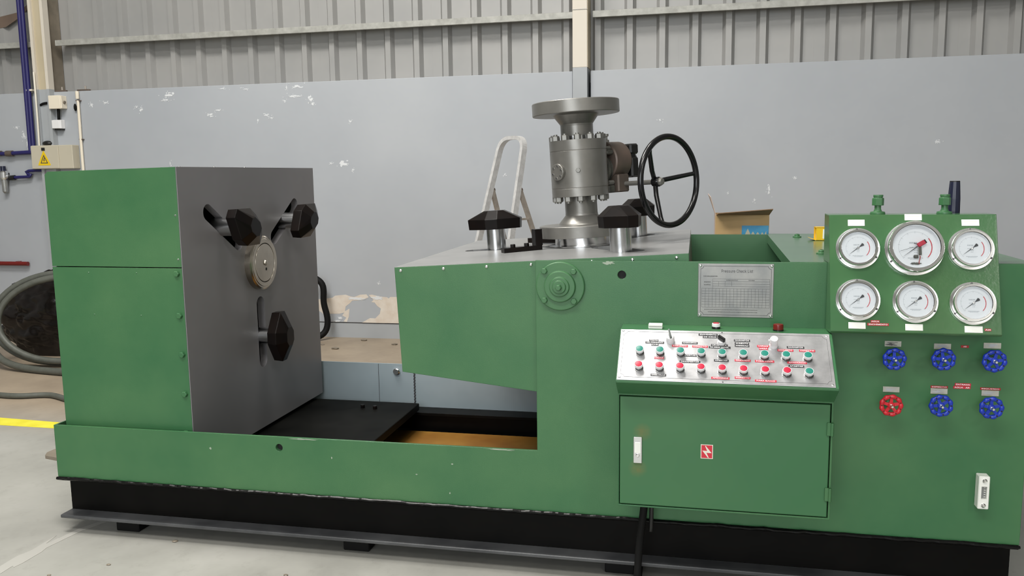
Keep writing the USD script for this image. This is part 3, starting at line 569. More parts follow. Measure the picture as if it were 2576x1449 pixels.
obj('hub', T(lathe([(.016, -.010), (.0175, -.006), (.0175, .014), (.015, .018)], 24), mat4(hubp, *frame(Wd))), M('wheel_black'), hw, smooth=30, **LV)
obj('hub_nut', T(lathe([(.0145, .016), (.0145, .024), (.011, .030), (.004, .031)], 8), mat4(hubp, *frame(Wd))), M('valve_bolt'), hw, 'grey hub cap', **LV)
for a in (8, 130, 252):
    d = math.cos(math.radians(a))*np.array([.6, .8, 0]) + math.sin(math.radians(a))*np.array([0, 0, 1.])
    obj('spoke', tube([hubp + d*.012, hubp + Wd*.012 + d*.05, hubp + Wd*.048 + d*.13, hubp + Wd*.060 + d*.150], [.0085, .0085, .0075, .0075], 10), M('wheel_black'), hw, smooth=True, **LV)

# ================================================================== control cabinet
CX0, CX1 = 1.998, 2.563
cab = thing('control_cabinet', 'green control cabinet with sloping silver button panel and hinged door', 'control cabinet', ((CX0+CX1)/2, -.1, .31))
prof = Polygon([(-.0008, .807), (-.090, .807), (-.237, .693), (-.237, .687), (-.165, .638), (-.165, .310), (-.0008, .310)])
body = extr(prof, CX0, CX1 + .006, YZ(0))
body = diff(body, box(CX0+.003, CX1+.001, -.2, -.145, .3145, .634))
obj('cabinet_body', body, M('green_paint'), cab)
door = obj('door', cbox(CX0+.0055, CX1-.002, -.1665, -.146, .3175, .6305, .0015), M('green_door'), cab)
for z0, z1 in ((.546, .582), (.364, .401)): obj('hinge', [cbox(2.553, 2.571, -.1715, -.166, z0, z1, .001), T(lathe([(.004, 0), (.004, z1-z0)], 12), mat4((2.566, -.172, z0)))], M('green_paint'), door)
lk = obj('lock_plate', cbox(2.0418, 2.0652, -.1725, -.1665, .4405, .5167, .0012), M('satin_chrome'), door, 'narrow metal door lock')
obj('lock_handle', cbox(2.0455, 2.0615, -.1735, -.172, .470, .502, .001), M('label_white'), lk)
obj('lock_key', T(lathe([(.0055, 0), (.0055, .0016), (.0035, .0028)], 18), at((2.0535, -.1725, .4635), (0, -1, 0))), M('chrome'), lk)
SF = mat4((2.2423, -.1667, .4836), (1, 0, 0), (0, 0, 1), (0, -1, 0))
stk = obj('warning_sticker', T(extr(sbox(-.0165, -.0202, .0165, .0202), 0, .0005), SF), M('sign_cream'), door, 'red sticker with white lightning bolt')
obj('red_field', T(extr(sbox(-.0145, -.0182, .0145, .0182), .0005, .0008), SF), M('sign_red'), door)
bolt = Polygon([(-.0034, .0170), (.0131, -.0036), (-.0010, -.0031), (.0055, -.0166), (.0034, -.0174), (-.0123, .0027), (.0010, .0022), (-.0048, .0158)])
obj('lightning_bolt', T(extr(bolt, .0008, .0011), SF), M('sign_cream'), door)
# sloping panel
PD = np.array([0, -.147, -.114]); PD /= np.linalg.norm(PD); PN = np.array([0, -.6128, .7902])
PM = mat4((CX0, -.090, .807), (1, 0, 0), -PD, PN)        # local (s, -t, h)
P4 = lambda s, t, h=0: PM @ mat4((s, -t, h))
P5 = lambda s, t, k=.78: P4(s, t) @ np.diag([k, k, 1, 1])
panel = obj('panel_plate', T(cbox(.0015, .5635, -.1845, -.0015, 0, .0022, .0006), PM), M('panel_steel'), cab, 'brushed silver control panel')
bo_ = sbox(.0105, -.1740, .5555, -.0095)
for s, t in ((.0095, .0085), (.0095, .1755), (.5560, .0085), (.5560, .1755)): bo_ = bo_.difference(Point(s, -t).buffer(.0115))
obj('panel_border', T(extr(bo_.difference(bo_.buffer(-.0007)), .0022, .0025), PM), M('engrave'), panel)
for s, t in ((.0085, .0085), (.0085, .1765), (.5560, .0090), (.5560, .1765)): obj('screw', T(lathe([(.0030, 0), (.0030, .0008), (.0015, .0018)], 12), P4(s, t, .0022)), M('satin_chrome'), panel)
for s, t in ((.281, .0055), (.281, .180)): obj('screw', T(lathe([(.0022, 0), (.0012, .0014)], 8), P4(s, t, .0022)), M('engrave'), panel)
def button(s, t, green, k):
    b = obj('push_button', T(lathe([(.0105, .0120), (.0116, .0130), (.0118, .0190), (.0110, .0210), (.0100, .0210), (.0097, .0196)], 28), P4(s, t)), M('white_plastic'), cab, f"{'green' if green else 'red'} push button with white ring", smooth=35)
    obj('button_collar', T(lathe([(.0122, .0022), (.0122, .0036), (.0103, .0042), (.0103, .0122)], 24), P4(s, t)), M('collar_steel'), b)
    obj('button_cap', T(lathe([(.0097, .0190), (.0094, .0214), (.0080, .0220)], 24), P4(s, t)), M('button_green' if green else 'button_red'), b, smooth=35)
for i in range(9): button(.0588 + .0552*i, .0880 + .0006*i, True, i)
for i in range(9): button(.0592 + .0550*i, .1425 + .0006*i, i == 8, i)
sel = obj('selector_switch', T(lathe([(.0150, .0022), (.0150, .010), (.0142, .011), (.0138, .018), (.0120, .021)], 28), P5(.1405, .0420)), M('white_plastic'), cab, 'white selector switch with grey lever', smooth=35)
obj('lever', T(hull([(x, y, z) for x, y, z in ((-.004, -.010, .021), (.004, -.010, .021), (-.003, .010, .021), (.003, .010, .021), (-.003, -.008, .028), (.003, -.008, .028), (-.0025, .012, .040), (.0025, .012, .040), (-.002, .016, .040), (.002, .016, .040))]), P5(.1405, .0420) @ mat4((0, 0, 0), (math.cos(.35), math.sin(.35), 0), (-math.sin(.35), math.cos(.35), 0))), M('lever_grey'), sel, 'grey lever')
sel = obj('selector_switch', T(lathe([(.0140, .0022), (.0140, .007), (.0125, .010), (.0125, .013)], 28), P5(.2790, .0440)), M('white_plastic'), cab, 'selector switch with black lever', smooth=35)
ca, sa = math.cos(-.85), math.sin(-.85)
obj('lever', T(cbox(-.0052, .0052, -.0145, .0150, .013, .028, .0025), P5(.2790, .0440) @ mat4((0, 0, 0), (ca, -sa, 0), (sa, ca, 0))), M('black_plastic'), sel, 'black lever')
kb = obj('selector_switch', T(lathe([(.0145, .0022), (.0145, .006), (.0125, .010), (.0125, .016), (.0140, .018), (.0140, .030), (.0125, .033), (.0100, .0335)], 28), P5(.4160, .0495)), M('white_plastic'), cab, 'plain white knob', smooth=35)
obj('pointer', T(cbox(-.019, -.010, -.003, .003, .020, .027, .001), P5(.4160, .0495)), M('white_plastic'), kb)
TAPES = [('TESTE', .0954, .0419, .0256, 0), ('DE PRESSAO', .0982, .0493, .0517, 0), ('DE', .0990, .0570, .0200, 0), ('LIGAR', .1120, .1045, .0258, 1), ('GARAMPOS', .1941, .0477, .0423, 0), ('ESQUERDO', .1675, .0593, .0430, 1),
         ('DIREITO', .2217, .0595, .0419, 1), ('APERTAR', .1944, .0924, .0375, 0), ('DESAPERTAR', .1953, .1150, .0553, 0), ('DESLIGAR', .1127, .1647, .0415, 0), ('ENCHIMENTO', .2433, .0155, .0516, 0), ('DE AGUA', .2488, .0240, .0391, 0),
         ('APERTAR', .2780, .1070, .0384, 0), ('APROXIMAR', .2751, .1675, .0473, 1), ('LEVANTA A', .2735, .0530, .0447, 0), ('DA MESA MOVEL', .2741, .0606, .0580, 0), ('GARAMPOS', .3339, .0338, .0428, 0), ('AUMENTO', .3333, .0446, .0378, 0),
         ('PRESSAO', .3337, .0528, .0382, 0), ('ESQUERDO', .3338, .1045, .0417, 1), ('DIREITO', .3320, .1640, .0404, 1), ('VIRAR', .3889, .0521, .0313, 1), ('MESA', .3894, .0604, .0238, 1), ('PARA CIMA', .3904, .1050, .0496, 1),
         ('PARA BAIXO', .3904, .1715, .0543, 1), ('GARAMPOS', .4728, .0531, .0449, 0), ('ESQUERDO', .4461, .0643, .0411, 1), ('DIREITO', .5018, .0637, .0410, 1), ('APROXIMAR', .4733, .1060, .0502, 1), ('AFASTAR', .4705, .1188, .0393, 0)]
for s, x, t, w, red in TAPES: tape(cab, s, P4(x, t, .0022), w, .0074, red)
# fittings on the cabinet's top ledge
blk = obj('ledge_block', cbox(2.0755, 2.1148, -.075, -.048, .807, .820, .0012), M('label_white'), cab, 'small pale grey block')
obj('block_line', box(2.077, 2.1133, -.0758, -.074, .8135, .8145), M('engrave'), blk)
tb = obj('push_button', T(lathe([(.0128, 0), (.0138, .006), (.0142, .008), (.0142, .014), (.0132, .0155), (.0118, .0155)], 28), mat4((2.264, -.045, .807)) @ np.diag([.82, .82, 1, 1])), M('white_plastic'), cab, 'white ringed red button on the top ledge', smooth=35)
obj('button_cap', T(lathe([(.0115, .014), (.0108, .0168)], 22), mat4((2.264, -.045, .807)) @ np.diag([.82, .82, 1, 1])), M('button_red'), tb); obj('button_collar', T(lathe([(.0145, 0), (.0145, .003), (.0138, .006)], 22), mat4((2.264, -.045, .807)) @ np.diag([.82, .82, 1, 1])), M('black_plastic'), tb)
lp = obj('signal_lamp', T(lathe([(.0140, .004), (.0140, .016), (.0125, .0185), (.009, .0192)], 28), mat4((2.4325, -.054, .807))), M('lamp_red'), cab, 'dark red signal lamp', smooth=35)
obj('lamp_collar', T(lathe([(.0145, 0), (.0145, .004)], 24), mat4((2.4325, -.054, .807))), M('black_plastic'), lp)

# ================================================================== gauge box
GT = np.array([2.565, 0, 1.126]); GB = np.array([2.565, -.10, .818]); GU = (GT-GB)/np.linalg.norm(GT-GB); GN = np.array([0, -.951, .3088]); GN = np.cross([1, 0, 0], GU); GN = -GN if GN[1] > 0 else GN
gbx = thing('gauge_box', 'glossy green slanted gauge box carrying six dials', 'gauge box', (2.775, 0, .994))
prof = Polygon([(-.100, .818), (0, 1.126), (.078, 1.126), (.070, .9945), (-.0085, .9945), (-.0085, .806), (-.094, .812)])
bx = extr(prof, 2.5635, 2.9855, YZ(0))
obj('box_shell', bx, M('green_gloss'), gbx)
GM = mat4(GB, (1, 0, 0), GU, GN)                            # local (x - 2.565, up the slope, out)
g4 = lambda x, s, h=0.0: GM @ mat4((x - 2.565, s, h))
for x, s in ((2.634, .301), (2.7795, .3165), (2.921, .301), (2.631, .0165), (2.7735, .015), (2.918, .013)):
    lb = obj('dial_label', T(cbox(-.0218, .0218, -.0088, .0088, 0, .0009, .0004), g4(x, s)), M('label_white'), gbx)
    if s > .1: obj('faint_print', T(extr(unary_union([sbox(-.016, .0020, .016, .0032), sbox(-.008, -.0042, .010, -.0030)]), .0009, .0011), g4(x, s)), M('sign_cream'), lb)
tape(gbx, 'AGUA', g4(2.677, .0285), .023, .0072, True, dark=True); tape(gbx, 'ENCHIMENTO', g4(2.684, .0205), .054, .0072, True, dark=True)
tape(gbx, 'AR', g4(2.952, .0125), .016, .0065, True, dark=True)
for x in (2.697, 2.868):
    ft = obj('pipe_fitting', T(lathe([(.020, 0), (.019, .006), (.011, .008), (.0085, .014), (.0085, .026)], 24), mat4((x, .040, 1.126))), M('green_paint'), gbx, smooth=30)
    obj('fitting_nut', [T(hexhead(.0155, .021, .1), mat4((x, .040, 1.1500))), T(lathe([(.011, .020), (.013, .025), (.013, .029)], 12), mat4((x, .040, 1.150)))], M('green_paint'), ft)

def gauge(name, label, M4, R, dr, hgt, group, big=False):
    g = thing(name, label, 'pressure gauge', M=M4, group=group)
    ins = hgt - .006
    obj('case_flange', lathe([(R, 0), (R, .004), (R*.985, .006), (dr*1.16, .007)], 64), M('chrome'), g, smooth=35, local=True)
    obj('bezel', trimesh.creation.revolve(np.array([(dr*1.18, .005), (dr*1.19, hgt-.004), (dr*1.15, hgt), (dr*1.03, hgt), (dr, hgt-.003), (dr*.995, hgt-.008 if not big else hgt-.012), (dr*1.02, .004), (dr*1.18, .005)]), sections=64), M('chrome'), g, smooth=35, local=True)
    dz = hgt - .010 if not big else hgt - .016
    d = obj('dial', extr(Point(0, 0).buffer(dr*1.01, 24), dz-.002, dz), M('dial_white'), g, local=True)
    q = dr/.042
    tk = [arc_poly(.0300*q, .0304*q, -45, 225)]
    for i in range(11):
        a = math.radians(225 - 27*i); c, s = math.cos(a), math.sin(a)
        tk.append(LineString([(.0275*q*c, .0275*q*s), (.0315*q*c, .0315*q*s)]).buffer(.00025*q, 1))
    obj('scale', extr(unary_union(tk), dz, dz+.0002), M('print_grey'), d, local=True)
    rgx = np.random.default_rng(11); sm = []
    for x0, x1, y, h in ((-.011, .004, .0085, .003), (-.011, -.003, -.0005, .0016), (-.014, .013, -.0215, .0018), (-.010, .010, -.0240, .0012), (-.003, .004, -.006, .0018), (-.003, .003, -.010, .0014)):
        x = x0
        while x < x1: w = rgx.uniform(.0012, .0028); sm.append(sbox(x*q, (y-h/2)*q, min(x+w, x1)*q, (y+h/2)*q)); x += w + .0007
    obj('faint_print', extr(unary_union(sm), dz, dz+.0002), M('print_grey'), d, local=True)
    obj('red_zone', extr(arc_poly(.0285*q, .0300*q, -42, 36), dz+.0001, dz+.0005), M('sign_red'), d, local=True)
    a = math.radians(218); c, s = math.cos(a), math.sin(a)
    if not big:
        nd = unary_union([Polygon([(-s*.0011, c*.0011), (.0300*c, .0300*s), (s*.0011, -c*.0011)]), Polygon([(-.003*c, -.003*s), (-.0165*c - s*.0042, -.0165*s + c*.0042), (-.018*c, -.018*s), (-.0165*c + s*.0042, -.0165*s - c*.0042)])])
        obj('needle', extr(nd, dz+.0012, dz+.0018), M('print_dark'), g, local=True)
        obj('needle_hub', T(lathe([(.0032, 0), (.0032, .003), (.002, .0036)], 16), mat4((0, 0, dz))), M('satin_chrome'), g, local=True)
    else:
        cx, cy = .004, .001
        nd = Polygon([(cx - s*.0012, cy + c*.0012), (cx + .047*c, cy + .047*s), (cx + s*.0012, cy - c*.0012)])
        obj('needle', [extr(nd, dz+.0030, dz+.0037), extr(LineString([(cx+.005, cy+.002), (cx-.042, cy-.012)]).buffer(.00035), dz+.0045, dz+.0050)], M('print_dark'), g, local=True)
        ca, sa = math.cos(math.radians(32)), math.sin(math.radians(32))
        rb = obj('contact_block', T(cbox(-.0105, .0105, -.0058, .0058, dz+.002, dz+.010, .0015), mat4((.0135, .0085, 0), (ca, sa, 0), (-sa, ca, 0))), M('button_red'), g, 'red contact block', local=True)
        obj('block_end', T(cbox(.0105, .0135, -.0055, .0055, dz+.002, dz+.009, .001), mat4((.0135, .0085, 0), (ca, sa, 0), (-sa, ca, 0))), M('black_plastic'), rb, local=True)
        obj('contact_pin', extr(LineString([(-.004, .010), (.004, .0075)]).buffer(.0008), dz+.004, dz+.005), M('print_dark'), rb, local=True)
        obj('contact_post', [cbox(.0052, .0138, -.022, .001, dz+.0005, dz+.006, .001), cbox(-.006, .006, -.031, -.022, dz+.0005, dz+.005, .002)], M('gear_dark'), g, local=True)
        obj('contact_frame', [box(.0048, .0056, -.024, .0, dz+.006, dz+.007), box(.0136, .0144, -.024, .0, dz+.006, dz+.007), box(.0048, .0144, -.0246, -.0236, dz+.006, dz+.007)], M('satin_chrome'), g, local=True)
        obj('wire', tube(spline([(.009, -.023, dz+.005), (.0095, -.030, dz+.006), (.0075, -.038, dz+.005), (.008, -.047, dz+.002)], 16), .0010, 6), M('wire_red'), g, 'thin red wire', local=True)
        obj('cable_clip', extr(blob_poly(.0, -.045, .024, .005, 4, .3), dz, dz+.003), M('gear_dark'), g, local=True)
    obj('glass', extr(Point(0, 0).buffer(dr*1.01, 24), hgt-.0042, hgt-.0027), M('gauge_glass'), g, 'clear glass', local=True)
    for i in range(3):
        a = math.radians(92 + 120*i); obj('screw', [T(lathe([(.0028, 0), (.0028, .0014), (.0014, .0024)], 10), mat4((R*.925*math.cos(a), R*.925*math.sin(a), .0062)))], M('engrave'), g, local=True)
    return g
grp = None
LB = ['chrome pressure gauge in the upper left corner of the gauge box', 'chrome pressure gauge in the upper right corner of the gauge box', 'chrome pressure gauge at the lower left of the gauge box, beside red tapes',
      'chrome pressure gauge at the lower middle of the gauge box, under the large dial', 'chrome pressure gauge at the lower right corner of the gauge box']
SM = [(2.6355, .228), (2.919, .228), (2.6335, .086), (2.777, .0835), (2.9175, .0815)]
g0 = gauge('pressure_gauge', LB[0], g4(*SM[0], .0003), .0575, .0425, .020, 'small dials on the gauge box')
for (x, s), lb in zip(SM[1:], LB[1:]): dup(g0, g4(x, s, .0003), lb)
gauge('contact_gauge', 'large chrome gauge with red contact block in the top middle', g4(2.7785, .229, .0003), .0755, .0585, .034, None, True)

# ================================================================== valve handwheels on the tank front
def handwheel(label, M4, mt, group=None):
    h = thing('valve_handwheel', label, 'handwheel', M=M4, group=group)
    n, m = 108, 14; V = []; Fc = []
    for i in range(n):
        a = 2*np.pi*i/n; lob = .5 + .5*math.cos(9*a); r0 = .0050 + .0016*lob; R0 = .0245 + .0006*lob
        for j in range(m):
            b = 2*np.pi*j/m; V.append(((R0 + r0*math.cos(b))*math.cos(a), (R0 + r0*math.cos(b))*math.sin(a), r0*.9*math.sin(b) + .046))
    for i in range(n):
        for j in range(m):
            p, q = (i+1) % n, (j+1) % m; Fc += [(i*m+j, p*m+j, p*m+q), (i*m+j, p*m+q, i*m+q)]
    obj('wheel_rim', trimesh.Trimesh(V, Fc, process=False), M(mt), h, smooth=True, local=True)
    for i in range(9):
        a = 2*np.pi*(i+.5)/9; obj('rim_pocket', T(lathe([(.0026, 0), (.0026, .0006)], 8), mat4((.0245*math.cos(a), .0245*math.sin(a), .0500))), M('navy' if 'blue' in mt else 'lamp_red'), h, local=True)
    obj('wheel_hub', lathe([(.0085, .036), (.0095, .040), (.0090, .048), (.0070, .050)], 24), M(mt), h, smooth=35, local=True)
    for i in range(5):
        a = 2*np.pi*i/5 + .3; d = np.array([math.cos(a), math.sin(a), 0]); k = np.array([-d[1], d[0], 0])
        p = [d*r + k*s*w + [0, 0, z] for r, w, z0, z1 in ((.006, .0042, .040, .047), (.022, .0036, .042, .0485)) for s in (-1, 1) for z in (z0, z1)]
        obj('spoke', hull(p), M(mt), h, local=True)
    obj('stem', lathe([(.0065, .0), (.0065, .038)], 16), M('satin_chrome'), h, smooth=30, local=True)
    obj('valve_neck', lathe([(.013, 0), (.013, .010), (.0095, .012), (.0095, .022)], 6), M('green_paint'), h, local=True)
    obj('stem_nut', lathe([(.0048, .049), (.0048, .053), (.0036, .054), (.0036, .0555), (.0046, .0565), (.0046, .061), (.003, .064)], 14), M('chrome'), h, smooth=30, local=True)
    return h
def hwM(x, z, ang): c, s = math.cos(ang), math.sin(ang); return mat4((x, -.0083, z), (c, 0, s), (-s, 0, c), (0, -1, 0))
gb_ = 'blue handwheels on the tank front'
h0 = handwheel('blue handwheel at the left of the upper row, above the red one', hwM(2.738, .736, .1), 'wheel_blue', gb_)
for x, z, a, lb in ((2.861, .7395, .25, 'blue handwheel in the middle of the upper row'), (2.986, .739, -.15, 'blue handwheel at the right of the upper row'), (2.861, .611, .4, 'blue handwheel right of the red one, under the DIREITO tape'), (2.986, .6105, .05, 'blue handwheel at the lower right, under the ESQUERDO tape')):
    dup(h0, hwM(x, z, a), lb)
handwheel('red handwheel at the lower left among blue ones', hwM(2.735, .606, .0), 'wheel_red')

# ================================================================== loose things on and behind the bench
bh = thing('lever_handle', 'dark navy plastic handle standing behind the gauge box', 'handle', (2.9165, .135, .9935))
obj('grip', T(lathe([(.0155, .0002), (.0165, .06), (.0172, .135), (.0166, .17), (.0145, .205), (.0135, .2185)], 12), mat4((2.9165, .135, .9935))), M('navy'), bh)
obj('grip_cap', T(lathe([(.0138, .218), (.0130, .2205)], 12), mat4((2.9165, .135, .9935))), M('black_plastic'), bh)
yc = thing('yellow_carton', 'small open yellow carton lying on the green cover plate', 'carton', (2.69, .80, .9938))
shell = [box(2.634, 2.76, .770, .7715, .9938, 1.0415), box(2.634, 2.76, .8285, .83, .9938, 1.0415), box(2.634, 2.76, .770, .83, .9938, .9953), box(2.634, 2.76, .770, .83, 1.040, 1.0415), box(2.7585, 2.76, .770, .83, .9938, 1.0415)]
obj('carton_shell', shell, M('carton_yellow'), yc)
obj('end_flap', [hull([(2.634, .7705, .9942), (2.634, .8295, .9942), (2.610, .775, 1.004), (2.610, .825, 1.004), (2.634, .7705, .9954), (2.634, .8295, .9954)])], M('carton_yellow'), yc)
obj('liner', box(2.640, 2.755, .7735, .8265, .9965, 1.015), M('cardboard_pale'), yc)
obj('carton_label', box(2.657, 2.70, .7692, .7705, 1.001, 1.035), M('label_white'), yc, 'blank white label')

cb = thing('cardboard_box', 'open brown cardboard box with blue label behind the tank', 'box', (2.39, 1.27, .8005))
bx0, bx1, by0, by1, bz1 = 2.284, 2.501, 1.165, 1.38, 1.068
w = .003
obj('front_wall', box(bx0, bx1, by0, by0+w, .8005, bz1), M('cardboard'), cb); obj('rear_wall', box(bx0, bx1, by1-w, by1, .8005, bz1), M('cardboard'), cb)
obj('side_wall', box(bx0, bx0+w, by0+w, by1-w, .8005, bz1), M('cardboard_pale'), cb); obj('side_wall', box(bx1-w, bx1, by0+w, by1-w, .8005, bz1), M('cardboard'), cb)
obj('bottom', box(bx0+w, bx1-w, by0+w, by1-w, .8005, .803), M('cardboard'), cb)
def flap(a, b, c, d, t=(0, 0, .003)): return hull([np.array(p) + np.array(o) for p in (a, b, c, d) for o in ((0, 0, 0), t)])
obj('front_flap', flap((bx0+.004, by0, bz1), (bx1, by0, bz1), (bx0+.010, by0-.075, bz1+.010), (bx1+.008, by0-.078, bz1+.026)), M('cardboard_dark'), cb)
obj('side_flap', flap((bx0, by0+.003, bz1), (bx0, by1-.004, bz1), (bx0-.022, by0+.0, bz1+.076), (bx0-.030, by1-.02, bz1+.085), (.003, 0, 0)), M('cardboard_pale'), cb)
lbF = mat4((0, by0-.0003, 0), (1, 0, 0), (0, 0, 1), (0, -1, 0))
bl = obj('blue_label', T(extr(sbox(2.392, .93, 2.4995, 1.0245), 0, .0006), lbF), M('label_blue'), cb, 'glossy blue printed label')
zz = Polygon([(2.400, .93), (2.404, .985), (2.416, 1.012), (2.428, .986), (2.437, 1.000), (2.447, .985), (2.456, .998), (2.466, .985), (2.474, .997), (2.482, .986), (2.490, 1.002), (2.495, .93)])
obj('pale_shapes', T(extr(zz, .0006, .0009), lbF), M('label_sand'), bl)

# ladder behind the table
ld = thing('stepladder', 'worn aluminium stepladder with hoop handrail by the wall', 'ladder', (1.03, 2.7, 0))
fw = np.array([-.57, -.82, 0]); wd = np.array([.82, -.57, 0]); Ct = np.array([1.085, 2.75, 1.475]); tn = .277
def rail(side, z): hw_ = .105 + (1.475-z)*.068; return Ct + fw*tn*(1.475-z) + [0, 0, z-1.475] + wd*side*hw_
corner = lambda sg: [rail(sg, 1.475-.085)*(1-t)**2 + 2*t*(1-t)*(rail(sg, 1.475)) + (Ct + wd*sg*.025)*t*t for t in np.linspace(.0, 1, 12)]
hoop = [rail(-1, z) for z in np.linspace(.0, 1.36, 8)] + corner(-1) + corner(1)[::-1] + [rail(1, z) for z in np.linspace(1.36, .0, 8)]
def flatbar(pts, a, b, w0):
    pts = np.array(pts); V = []; Fc = []; k = len(pts); tg = np.gradient(pts, axis=0); tg /= np.linalg.norm(tg, axis=1)[:, None]
    for i in range(k):
        n_ = np.cross(tg[i], w0); n_ /= np.linalg.norm(n_); f_ = np.cross(n_, tg[i])
        V += [pts[i] + n_*a*sx + f_*b*sy for sx, sy in ((-1, -1), (1, -1), (1, 1), (-1, 1))]
    for i in range(k-1):
        for s in range(4): q = (s+1) % 4; Fc += [(i*4+s, i*4+q, i*4+4+q), (i*4+s, i*4+4+q, i*4+4+s)]
    Fc += [(0, 2, 1), (0, 3, 2), (k*4-4, k*4-3, k*4-2), (k*4-4, k*4-2, k*4-1)]
    m_ = trimesh.Trimesh(V, Fc, process=False); m_.fix_normals(); return m_
fn = np.cross(wd, np.array([0, 0, 1.])); fn /= np.linalg.norm(fn)
obj('rail_hoop', flatbar(hoop, .011, .020, fn), M('alu'), ld)
for s in (-1, 1):
    hp = rail(s, 1.15) - fw*.02
    ft_ = hp + (-fw)*.42 + [0, 0, -1.15] + wd*s*.08
    obj('rear_leg', flatbar([hp + (ft_-hp)*t for t in np.linspace(0, 1, 4)], .009, .014, fn), M('alu_worn'), ld)
    obj('hinge', T(lathe([(.02, 0), (.02, .014)], 16), mat4(hp - wd*.007, *frame(wd))), M('gear_brown'), ld)
    pa = rail(s, .975); tt = (1.15-.975)/1.15; pb_ = hp + (ft_-hp)*tt
    obj('spreader', flatbar([pa, (pa+pb_)/2, pb_], .010, .006, np.array([0, 0, 1.])), M('alu_worn'), ld)
for z in (.95, .71, .47, .24):
    a_, b_ = rail(-1, z), rail(1, z)
    obj('step', hull([p + fw*q + [0, 0, h] for p in (a_ + wd*.011, b_ - wd*.011) for q in (-.045, .03) for h in (-.012, .012)]), M('alu'), ld)

# cables under the cabinet
pc = thing('power_cable', 'thick black cable hanging from the cabinet to the floor', 'cable', (2.05, -.06, 0))
obj('cable', tube(spline([(2.068, -.055, .318), (2.066, -.058, .27), (2.056, -.062, .18), (2.049, -.062, .08), (2.046, -.058, .02), (2.046, -.02, .0115), (2.044, .10, .0115), (2.042, .3, .0115)], 60), .011, 12), M('rubber'), pc, smooth=True)
obj('cable_gland', cyl((2.068, -.055, .288), (2.068, -.055, .3098), .015), M('rubber'), pc)
sc = thing('short_cable', 'short black cable stub hanging beside the thick cable', 'cable', (2.086, -.05, .19))
obj('cable', tube(spline([(2.087, -.05, .308), (2.0875, -.052, .25), (2.086, -.054, .192)], 14), .0065, 10), M('black_plastic'), sc, smooth=True)
obj('cable_gland', cyl((2.087, -.05, .292), (2.087, -.05, .3098), .010), M('satin_chrome'), sc)

# ================================================================== services on the back wall, left
wy = 3.593
ap = thing('air_pipe', 'dark blue compressed air pipe running down the wall beside the column', 'pipe', (-3.13, 3.56, 1.48))
for x in (-3.133, -3.103): obj('pipe_run', cyl((x-.002, 3.56, 4.2), (x-.022, 3.56, 1.475), .0165), M('pipe_blue'), ap, smooth=30)
obj('pipe_clip', [cbox(-3.155, -3.085, 3.55, 3.593, 1.975, 1.99, .002)], M('cream'), ap)
obj('pipe_branch', tube([(-3.14, 3.56, 1.485), (-3.3, 3.56, 1.480), (-3.6, 3.56, 1.472), (-4.6, 3.56, 1.455)], .017, 12), M('pipe_blue'), ap, smooth=True)
obj('pipe_joint', [cyl((-3.33, 3.56, 1.478), (-3.39, 3.56, 1.478), .024), cyl((-3.44, 3.56, 1.48), (-3.49, 3.56, 1.48), .022)], M('gear_brown'), ap, 'brass brown joint')
lp_ = thing('air_drop_pipe', 'thin blue air pipe stepping down to the filter regulator', 'pipe', (-3.2, 3.56, 1.3))
obj('pipe_run', tube([(-3.06, 3.56, 1.337), (-3.13, 3.56, 1.335), (-3.19, 3.56, 1.332), (-3.215, 3.56, 1.325), (-3.200, 3.56, 1.308), (-3.172, 3.56, 1.298), (-3.185, 3.56, 1.287), (-3.22, 3.56, 1.284), (-3.30, 3.56, 1.282), (-3.40, 3.56, 1.276)], .013, 10), M('pipe_blue'), lp_, smooth=True)
obj('pipe_joint', [cyl((-3.33, 3.56, 1.281), (-3.385, 3.56, 1.277), .020)], M('black_plastic'), lp_)
fr = thing('filter_regulator', 'small air filter regulator with blue knob and clear bowl on the wall', 'regulator', (-3.43, 3.56, 1.15))
obj('regulator_knob', T(lathe([(.022, 1.335), (.020, 1.375)], 16), mat4((-3.434, 3.555, 0))), M('navy'), fr)
obj('regulator_body', [T(lathe([(.030, 1.265), (.033, 1.280), (.033, 1.325), (.024, 1.336)], 18), mat4((-3.432, 3.555, 0))), cyl((-3.50, 3.555, 1.29), (-3.38, 3.555, 1.285), .016)], M('satin_chrome'), fr)
obj('filter_bowl', T(lathe([(.010, 1.150), (.022, 1.165), (.024, 1.265)], 18), mat4((-3.429, 3.555, 0))), M('plate_steel'), fr, smooth=35)
obj('wall_bracket', box(-3.45, -3.41, 3.57, wy, 1.29, 1.32), M('black_plastic'), fr)
ec = thing('electrical_enclosure', 'beige electrical enclosure with yellow warning triangle on the wall', 'enclosure', (-2.93, 3.56, 1.345))
obj('enclosure_body', cbox(-3.105, -2.72, 3.51, wy, 1.345, 1.535, .004), M('enclosure'), ec)
obj('enclosure_cover', cbox(-3.104, -2.847, 3.502, 3.5105, 1.348, 1.532, .003), M('enclosure'), ec)
obj('switch', cbox(-2.999, -2.968, 3.495, 3.5025, 1.493, 1.516, .002), M('black_plastic'), ec)
tri = Polygon([(-2.984, 1.487), (-3.038, 1.378), (-2.928, 1.378)])
sg = obj('warning_triangle', extr(tri.buffer(.004), .0, .001, XZ(3.5019)), M('sign_yellow'), ec, 'yellow electrical hazard triangle')
inn = tri.buffer(-.012); obj('black_outline', extr(inn.difference(tri.buffer(-.018)), .001, .0015, XZ(3.5019)), M('print_dark'), sg)
obj('lightning_mark', extr(Polygon([(-2.980, 1.437), (-2.992, 1.413), (-2.984, 1.414), (-2.990, 1.397), (-2.974, 1.419), (-2.982, 1.418), (-2.972, 1.437)]), .001, .0015, XZ(3.5019)), M('print_dark'), sg)
obj('cable_lump', T(trimesh.creation.icosphere(2, 1.0), mat4((-2.972, 3.545, 1.552)) @ np.diag([.045, .03, .022, 1])), M('black_plastic'), ec)
